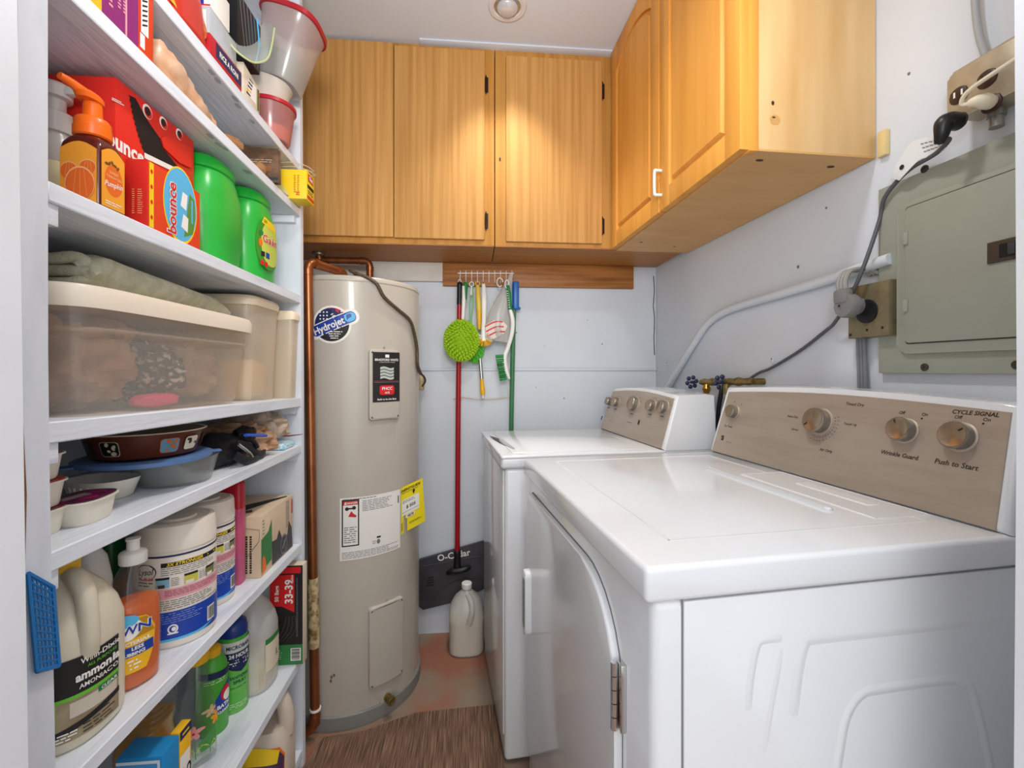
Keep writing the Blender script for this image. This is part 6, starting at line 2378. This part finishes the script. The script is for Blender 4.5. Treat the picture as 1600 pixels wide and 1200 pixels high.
t = thing('cereal_box', 'blue box with a pale blue label in the lower left shelf corner', 'box', (-.5535, .832, zf(.832)))
m = MB().b2((-.036, -.0225, 0), (.036, .0225, .198), BLUEP if False else mat('box_blue', '#1e86c2', .4), .0008)
f = PLs((0, -.0225, 0), (1, 0, 0), (0, 0, 1))
m.dec(f, -.036, .033, .10, .192, mat('label_whiteblue', '#dfe9f2', .45), .0004)
m.dec(f, -.036, .029, .10, .187, mat('label_midblue', '#4f97d6', .45), .0007)
m.lines(f, -.02, .02, .170, .180, 1, PAPER, .0010, .7)
m.build('carton', t)
t = thing('cereal_box', 'yellow fronted box standing just beyond the blue box', 'box', (-.5255, .8725, zf(.872)))
m = MB().b2((-.008, -.0165, 0), (.008, .0165, .200), YELP, .0008)
f = PLs((.008, 0, 0), (0, 1, 0), (0, 0, 1))
m.dec(f, -.0163, .0163, .183, .1995, NAVY, .0005)
m.lines(f, -.010, .010, .188, .194, 1, YEL, .0008, .6)
m.dec(f, -.0163, .012, .02, .155, PAPER, .0005)
m.poly(f, [(-.0163, .02), (-.004, .02), (.012, .10), (.012, .03)], YEL, .0007)
m.ell(f, -.009, .128, .002, .004, REDL, .0009, 10)
m.text('O', f, .008, .118, .028, INK, .0013, .04, .55)
m.ell(f, .008, .085, .006, .012, mat('print_olive', '#5b6a1f', .5), .0009, 12)
m.ell(f, .007, .060, .006, .012, INK, .0009, 12)
m.build('carton', t)

# ---------- bottom board
def zg(y):
    return sz('g', y) + 0.0004


t = thing('detergent_jug', 'beige laundry detergent jug with moulded handle on the bottom board', 'jug', (-.585, 1.300, zg(1.30)))
BJ = mat('jug_beige', '#cdbfae', .4)
m = MB().sq([(.085, .050, 0, 4), (.090, .055, .006, 4), (.090, .056, .13, 4), (.078, .050, .16, 3.4)], BJ, n=44)
m.tube([(.074, 0, .13), (.076, 0, .17), (.066, 0, .215), (.040, 0, .243), (0, 0, .246)], [.022, .021, .020, .020, .021], BJ, 14, 6)
m.tube([(.0, 0, .245), (-.035, 0, .235), (-.055, 0, .20), (-.062, 0, .15)], [.021, .028, .032, .036], BJ, 16, 6)
m.tube([(.02, 0, .15), (-.02, 0, .165), (-.04, 0, .19)], [.038, .036, .03], BJ, 14, 4)
m.build('body', t)
m = MB().lathe([(.020, .255), (.022, .257), (.022, .268), (0, .27)], BLUEP, (-.03, 0, 0), n=24)
m.lathe([(.016, .235), (.016, .256)], BJ, (-.03, 0, 0), n=24)
m.build('cap', t)
m = MB()
fn = CYs((0, 0, 0), .0905, R(-52), .0565, 4)
m.poly(fn, [(-.05, .02), (.03, .02), (.034, .10), (.01, .125), (-.05, .13)], ORNG, .0008)
m.poly(fn, [(-.05, .02), (.026, .02), (.03, .095), (.006, .118), (-.05, .122)], mat('label_plum', '#4a3350', .4), .0011)
m.poly(fn, [(-.05, .085), (.0, .085), (.01, .118), (-.05, .135)], YEL, .0014)
m.poly(fn, [(-.05, .03), (.02, .03), (.02, .06), (-.05, .055)], PAPER, .0014)
m.build('label', t)
t = thing('cleaner_bottle', 'pale bottle with a blue cap on the bottom board', 'bottle', (-.605, 1.175, zg(1.175)))
m = MB().sq([(.036, .030, 0, 3), (.040, .034, .005, 3), (.040, .034, .10, 3), (.030, .027, .15, 2.5), (.018, .018, .172, 2), (.018, .018, .178, 2)], mat('bottle_grey', '#c9c9c2', .35), n=36)
m.build('bottle', t)
m = MB().lathe([(.021, .176), (.022, .178), (.022, .204), (.019, .208), (0, .209)], mat('cap_blue', '#1d4c98', .35), n=28)
m.build('cap', t)

# ---------- upper boards
def za_(y):
    return sz('a', y) + 0.0004


def zh(y):
    return sz('h', y) + 0.0004


t = thing('cracker_box', 'purple and orange packet box on the upper board near end', 'box', (-.545, .690, za_(.70)))
m = MB().b2((-.04, -.080, 0), (.04, .080, .115), mat('box_red_orange', '#e2431c', .45), .0008)
f = PLs((.04, 0, 0), (0, 1, 0), (0, 0, 1))
m.dec(f, -.080, -.030, .001, .114, mat('print_peach', '#f0b98a', .45), .0004)
m.dec(f, -.044, -.022, .001, .114, YELP, .0005)
m.dec(f, -.022, .046, .001, .114, mat('print_purple', '#8b2370', .45), .0006)
m.dec(f, .052, .068, .030, .114, PAPER, .0006)
for i in range(9):
    z_ = .040 + i * .0075
    m.poly(f, [(.0545, z_), (.0655, z_ + .007), (.0655, z_ + .0095), (.0545, z_ + .003)], INK, .0010)
m.dec(f, .050, .060, .006, .028, PAPER, .0006)
m.lines(f, -.010, -.003, .02, .10, 12, PINK, .0010, .5)
m.dec(f, .020, .0235, .001, .114, PINK, .0009)
for i in range(2):
    m.lines(f, .006 + i * .010, .012 + i * .010, .03, .10, 14, PINK, .0010, .5)
m.build('carton', t)

KR = mat('kraft_plastic', '#dcb79a', .35, var=('#c69672', S1(30), .4, .65), bump=(S1(26), 1.0))
m = MB()
pts = [(-.552, .800, .028), (-.548, .825, .036), (-.545, .87, .031), (-.542, .925, .025), (-.540, .965, .020), (-.538, .985, .015), (-.537, 1.0, .009)]
rings = []
for k, (x, y, r) in enumerate(smooth_path([(a, b_, c_) for a, b_, c_ in pts], 4)):
    ring = []
    for j in range(20):
        a = 2 * PI * j / 20
        f_ = 1 + .45 * noise.noise(Vector((math.cos(a) * 1.6, math.sin(a) * 1.6, k * .35)))
        ring.append((x + math.cos(a) * r * f_, y, za_(y) + max(.0, r * 1.02 + math.sin(a) * r * 1.15 * f_)))
    rings.append(ring)
m.loft(rings, KR)
bg_ = thing('bread_bag', 'tan plastic bag twisted shut lying on the upper board', 'bag', (-.545, .91, za_(.91)))
m.build('bag', bg_, True)
m = MB()
for i in range(5):
    a = i * 1.1
    m.tube([(-.537, 1.005, za_(1.0) + .012), (-.532 + .012 * math.cos(a), 1.035, za_(1) + .016 + .008 * math.sin(a)), (-.528 + .018 * math.cos(a), 1.062 + .006 * i % .01, za_(1.0) + .018 + .012 * math.sin(a))], [.006, .007, .008], mat('kraft_dark', '#9a6c44', .6), 6, 3, flat=.4)
m.build('twisted_end', bg_, True)

t = thing('paper_packet', 'brown printed packets leaning together on the upper board', 'packet', (-.585, 1.225, za_(1.22)), R(0))
m = MB()
for i in range(2):
    f = PLs((-.004, -.022 + i * .012, 0), (1, 0, 0), (.0, .22, .97))
    m.prism([(-.04, .0), (.100, .0), (.090, .098), (-.05, .104)], f, 0, .004, mat('packet_brown', '#7a5c45', .5, var=('#5d4534', S1(30), .4, .6)), .001)
    if i == 0:
        m.dec(f, .058, .080, .030, .046, mat('packet_rust', '#8d5a35', .5), .0046)
        m.ell(f, .030, .022, .014, .014, INK, .0046)
        m.ell(f, .030, .022, .010, .010, CARD, .0050)
        m.lines(f, .010, .095, .054, .066, 2, CARD, .0046, .25)
        m.dec(f, .070, .098, .006, .014, DARK, .0046)
m.build('packet', t)
m = MB().blob((-.520, 1.165, za_(1.165) + .016), (.016, .020, .016), mat('kraft_dark', '#9a6c44'), 3, .2, n=16, k=10)
tag(m.build('garlic_bag'), 'small knotted tan bag at the shelf edge under the packets', 'bag')

gx = onX(481, 300, -.456)
t = thing('foil_box', 'yellow sandwich bag box sticking out past the shelf end', 'box', (-.525, 1.3285, za_(1.33)), R(0))
hx, hy, hh = .070, .030, .080
m = MB().b2((-hx, -hy, 0), (hx, hy, hh), YEL, .0008)
f = PLs((0, -hy, 0), (1, 0, 0), (0, 0, 1))
fx = PLs((hx, 0, 0), (0, 1, 0), (0, 0, 1))
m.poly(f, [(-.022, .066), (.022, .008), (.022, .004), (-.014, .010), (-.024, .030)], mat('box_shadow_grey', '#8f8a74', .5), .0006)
m.poly(f, [(-.022, .066), (-.004, .048), (.022, .014), (.020, .008), (-.006, .026), (-.022, .056)], mat('box_film', '#d9cf8a', .4), .0009)
m.dec(f, -.050, -.030, .014, .030, SKYB, .0008)
for i in range(2):
    m.lines(f, .036 + i * .009, .042 + i * .009, .016, .066, 10, mat('print_orange_dark', '#c97a1a', .5), .0006, .5)
m.text('35', f, .047, .014, .012, REDL, .0008, .03, rot=PI / 2)
m.dec(fx, -.026, .026, .004, .014, REDL, .0006)
m.dec(fx, -.020, .020, .054, .074, REDL, .0006)
m.text('Glad', fx, 0, .064, .016, PAPER, .0010, .04, .9)
m.dec(fx, -.024, .024, .034, .044, INK, .0006)
m.lines(fx, -.020, .022, .018, .030, 2, INK, .0006, .4)
fz = PLs((0, 0, 0), (1, 0, 0), (0, -1, 0))
m.dec(fz, -.02, .06, -.012, .012, mat('print_orange_dark', '#c97a1a'), .0003) if False else None
m.build('carton', t)
m = MB()
for dz, x in ((.0, -.448), (.012, -.452)):
    z0 = za_(1.33) + .0845 + dz
    m.tube([(-.56, 1.31, z0), (-.50, 1.305, z0 + .006), (x - .012, 1.315, z0 + .002), (x, 1.335, z0 - .001), (x - .004, 1.352, z0 + .002), (-.50, 1.354, z0 + .004)], .0011, mat('wire_clear', '#cfc3b0', .3), 6, 6)
tag(m.build('wire'), 'loops of thin pale wire on top of the yellow box', 'wire')

# top board: pantry packets
t = thing('noodle_pouch', 'red and orange noodle pouch on the top board', 'pouch', (-.535, .868, zh(.87)))
m = MB().sq([(.030, .062, 0, 3), (.034, .064, .006, 3), (.028, .062, .08, 2.6), (.010, .062, .15, 2.2), (.004, .062, .165, 2)], mat('pouch_red', '#c9362a', .35), n=36)
fn = PLs((.030, 0, 0), (0, 1, 0), (-.2, 0, 1))
NOOD = mat('noodles', '#dd7a2c', .5, var=('#a53c14', S1(90), .4, .6))
m.ell(fn, .012, .050, .046, .044, NOOD, .0030)
m.dec(fn, -.058, -.030, .01, .12, YELP, .0025)
m.build('pouch', t)
t = thing('rice_box', 'flat red rice mix box lying at the top board edge', 'box', (-.545, .985, zh(.985)))
hx, hy, hh = .041, .060, .043
m = MB().b2((-hx, -hy, 0), (hx, hy, hh), mat('box_crimson', '#b81f2b', .4), .0008)
f = PLs((hx, 0, 0), (0, 1, 0), (0, 0, 1))
fy = PLs((0, -hy, 0), (1, 0, 0), (0, 0, 1))
m.dec(f, -hy + .020, hy - .002, .010, hh - .004, NAVY, .0005)
m.text('RICE A RONI', f, .008, .023, .0150, PAPER, .0009, .03, .85)
m.text('RICE', fy, .020, .030, .0120, PAPER, .0008, .04, rot=-PI / 2)
m.text('RONI', fy, .004, .026, .0120, PAPER, .0008, .04, rot=-PI / 2)
m.build('carton', t)
t = thing('cracker_sleeve', 'clear pack with an upside down nutrition label on the rice box', 'packet', (-.552, .972, zh(.97) + .0442))
m = MB().b2((-.036, -.045, 0), (.046, .060, .052), mat('clear_pack', '#cfd6dc', .2, alpha=.7), .006)
f = PLs((.0, -.045, 0), (1, 0, 0), (0, 0, 1))
m.dec(f, -.02, .040, .004, .044, PAPER, .0006)
m.text('Nutrition', f, .012, .009, .0085, INK, .0010, .03, rot=PI)
m.text('200', f, -.010, .038, .0070, INK, .0010, .03, rot=PI)
m.lines(f, -.016, .036, .016, .032, 4, GREYT, .0010, .4)
m.build('pack', t)
t = thing('snack_box', 'white box with blue and red panels above the clear pack', 'box', (-.552, .980, zh(.97) + .0968))
m = MB().b2((-.036, -.050, 0), (.046, .020, .06), PAPER, .0008)
f = PLs((0, -.050, 0), (1, 0, 0), (0, 0, 1))
m.dec(f, -.002, .034, .004, .058, mat('print_blue', '#2436b0', .4), .0005)
m.dec(f, -.012, -.008, .002, .058, REDL, .0005)
m.ell(f, -.022, .040, .008, .010, REDL, .0005)
m.ell(f, -.022, .040, .004, .006, PAPER, .0008, 10)
m.dec(f, -.036, .046, .001, .004, REDL, .0005)
m.build('carton', t)
m = MB()
RC = mat('recipe_card', '#d9cdb8', .5)
f = FX(-.503, 1.052, zh(1.08))
m.prism([(0, 0), (.075, 0), (.075, .058), (0, .074)], f, -.05, 0, RC, .0008)
m.dec(f, .020, .058, .012, .052, PAPER, .0005)
for i in range(5):
    m.dec(f, .012 + i * .003, .030 + i * .003, .014 + i * .009, .018 + i * .009, (INK, YEL, NAVY, INK, GREYT)[i], .0009)
m.dec(f, .064, .072, .004, .054, mat('print_olive', '#5b6a1f'), .0005)
tag(m.build('mix_box'), 'small beige printed packet box next to the rice box', 'box')
t = thing('zip_bag', 'clear zip bag drooping over the top board edge', 'bag', (-.53, 1.06, zh(1.06) + .09))
m = MB()
A_ = [onX(352, 48, -.53), onX(362, 72, -.505), onX(385, 92, -.485), onX(402, 98, -.475), onX(420, 88, -.47), onX(429, 44, -.475)]
B_ = [onX(350, 40, -.55), onX(366, 50, -.55), onX(385, 55, -.545), onX(400, 48, -.54), onX(412, 36, -.53), onX(418, 32, -.52)]
P1, P2 = smooth_path(A_, 4), smooth_path(B_, 4)
n = len(P1)
FILM = mat('zip_film', '#dfe6dc', .12, alpha=.42)
m.add(P1 + P2, [(i, i + 1, n + i + 1, n + i) for i in range(n - 1)], FILM)
m.build('film', t, True)
m = MB().tube(A_, .0022, mat('zip_green', '#bcc98f', .3), 6, 4)
m.build('zip_seal', t, True)
m = MB()
f = FX(-.515, 1.062, zh(1.08) + .112)
m.prism([(-.010, .0), (.095, .0), (.100, .12), (-.012, .12)], f, -.03, 0, mat('black_pack', '#131316', .35), .002)
for i in range(6):
    m.poly(f, [(-.008 + i * .017, .118), (-.004 + i * .017, .118), (.022 + i * .015, .004), (.020 + i * .015, .004)], GREYT, .0006)
m.tube([f(.070, .118, .004), f(.076, .060, .006), (f(.058, .006, .006))], .0018, SKYB, 6, 4)
tag(m.build('snack_pack'), 'black striped packet with a light blue string', 'packet')

REDLID = mat('red_lid', '#b3212c', .35)
TUBM = thin('tub_body', '#efe8e4', .14, .4, .2, .15)
cx_, cy_ = -.535, 1.262
t = thing('food_tub', 'small red lidded tub with tan contents at the top board edge', 'food container', (cx_, cy_, zh(1.26)), R(0))
m = MB().lathe([(.044, 0), (.047, .004), (.056, .070), (.060, .088)], thin('tub_red_tint', '#e9a9a5', .14, .4, .2, .15), n=40, cap=(True, False))
m.build('bowl', t)
m = MB().lathe([(.0595, .086), (.063, .087), (.063, .096), (.058, .099), (0, .098)], REDLID, n=40)
m.build('lid', t)
m = MB().lathe([(.043, .003), (.049, .034), (.0, .040)], mat('tan_grain', '#e6c99a'), n=32)
m.build('contents', t)
t = thing('food_tub', 'white bowl tub between the two red lidded tubs', 'food container', (-.555, 1.268, zh(1.26) + .0995))
m = MB().lathe([(.050, 0), (.052, .003), (.066, .048), (.070, .053), (.067, .053), (.062, .045), (0, .006)], mat('tub_white', '#e4ddd0', .35, alpha=.9), n=40, cap=(True, False))
m.build('bowl', t)
t = thing('food_tub', 'large frosted tub with red lid leaning out at the top', 'food container', (-.520, 1.275, zh(1.26) + .160))
Mx = Matrix.Rotation(R(14), 4, 'Y')
m = MB().sq([(.050, .055, 0, 3), (.053, .058, .005, 3), (.064, .070, .13, 3), (.071, .076, .165, 3), (.073, .078, .168, 3)], TUBM, n=44, cap=(True, False), M=Mx)
m.build('bowl', t)
m = MB().sq([(.071, .076, .166, 3), (.077, .082, .167, 3), (.077, .082, .178, 3), (.071, .074, .184, 3), (.03, .03, .185, 3)], REDLID, n=44, M=Mx)
m.build('lid', t)
m = MB().sq([(.046, .050, .006, 3), (.054, .058, .07, 3)], mat('teal_tint', '#8fa7a0', .4, alpha=.7), n=32, M=Mx)
m.build('contents', t)

# ---------- fly swatter hooked on the near shelf post
t = thing('fly_swatter', 'blue plastic fly swatter hanging on the near shelf post', 'fly swatter', (-.494, .567, .70))
f = FX(0, 0, 0)
q = [onX(u, v, -.494) - Vector((-.494, .567, .70)) for u, v in ((44, 896), (83, 918), (92, 1040), (58, 1049))]
BSW = mat('swatter_blue', '#1f72b4', .4)
tl_, tr_, br_, bl_ = q
m = MB()


def sp(s, r):
    return (tl_.lerp(tr_, s)).lerp(bl_.lerp(br_, s), r)


def bar(s0, r0, s1, r1, w):
    m.tube([sp(s0, r0), sp(s1, r1)], w, BSW, 6, 0)


for i in range(13):
    bar(.0, i / 12, 1, i / 12, .0013 if 0 < i < 12 else .0026)
for i in range(7):
    bar(i / 6, 0, i / 6, 1, .0012 if 0 < i < 6 else .0024)
m.build('blade', t)
m = MB().tube([(-.003, -.019, -.045), (-.003, -.0165, -.10), (-.003, -.014, -.18), (-.003, -.014, -.30)], .0042, YELP, 8, 4)
m.build('handle', t)
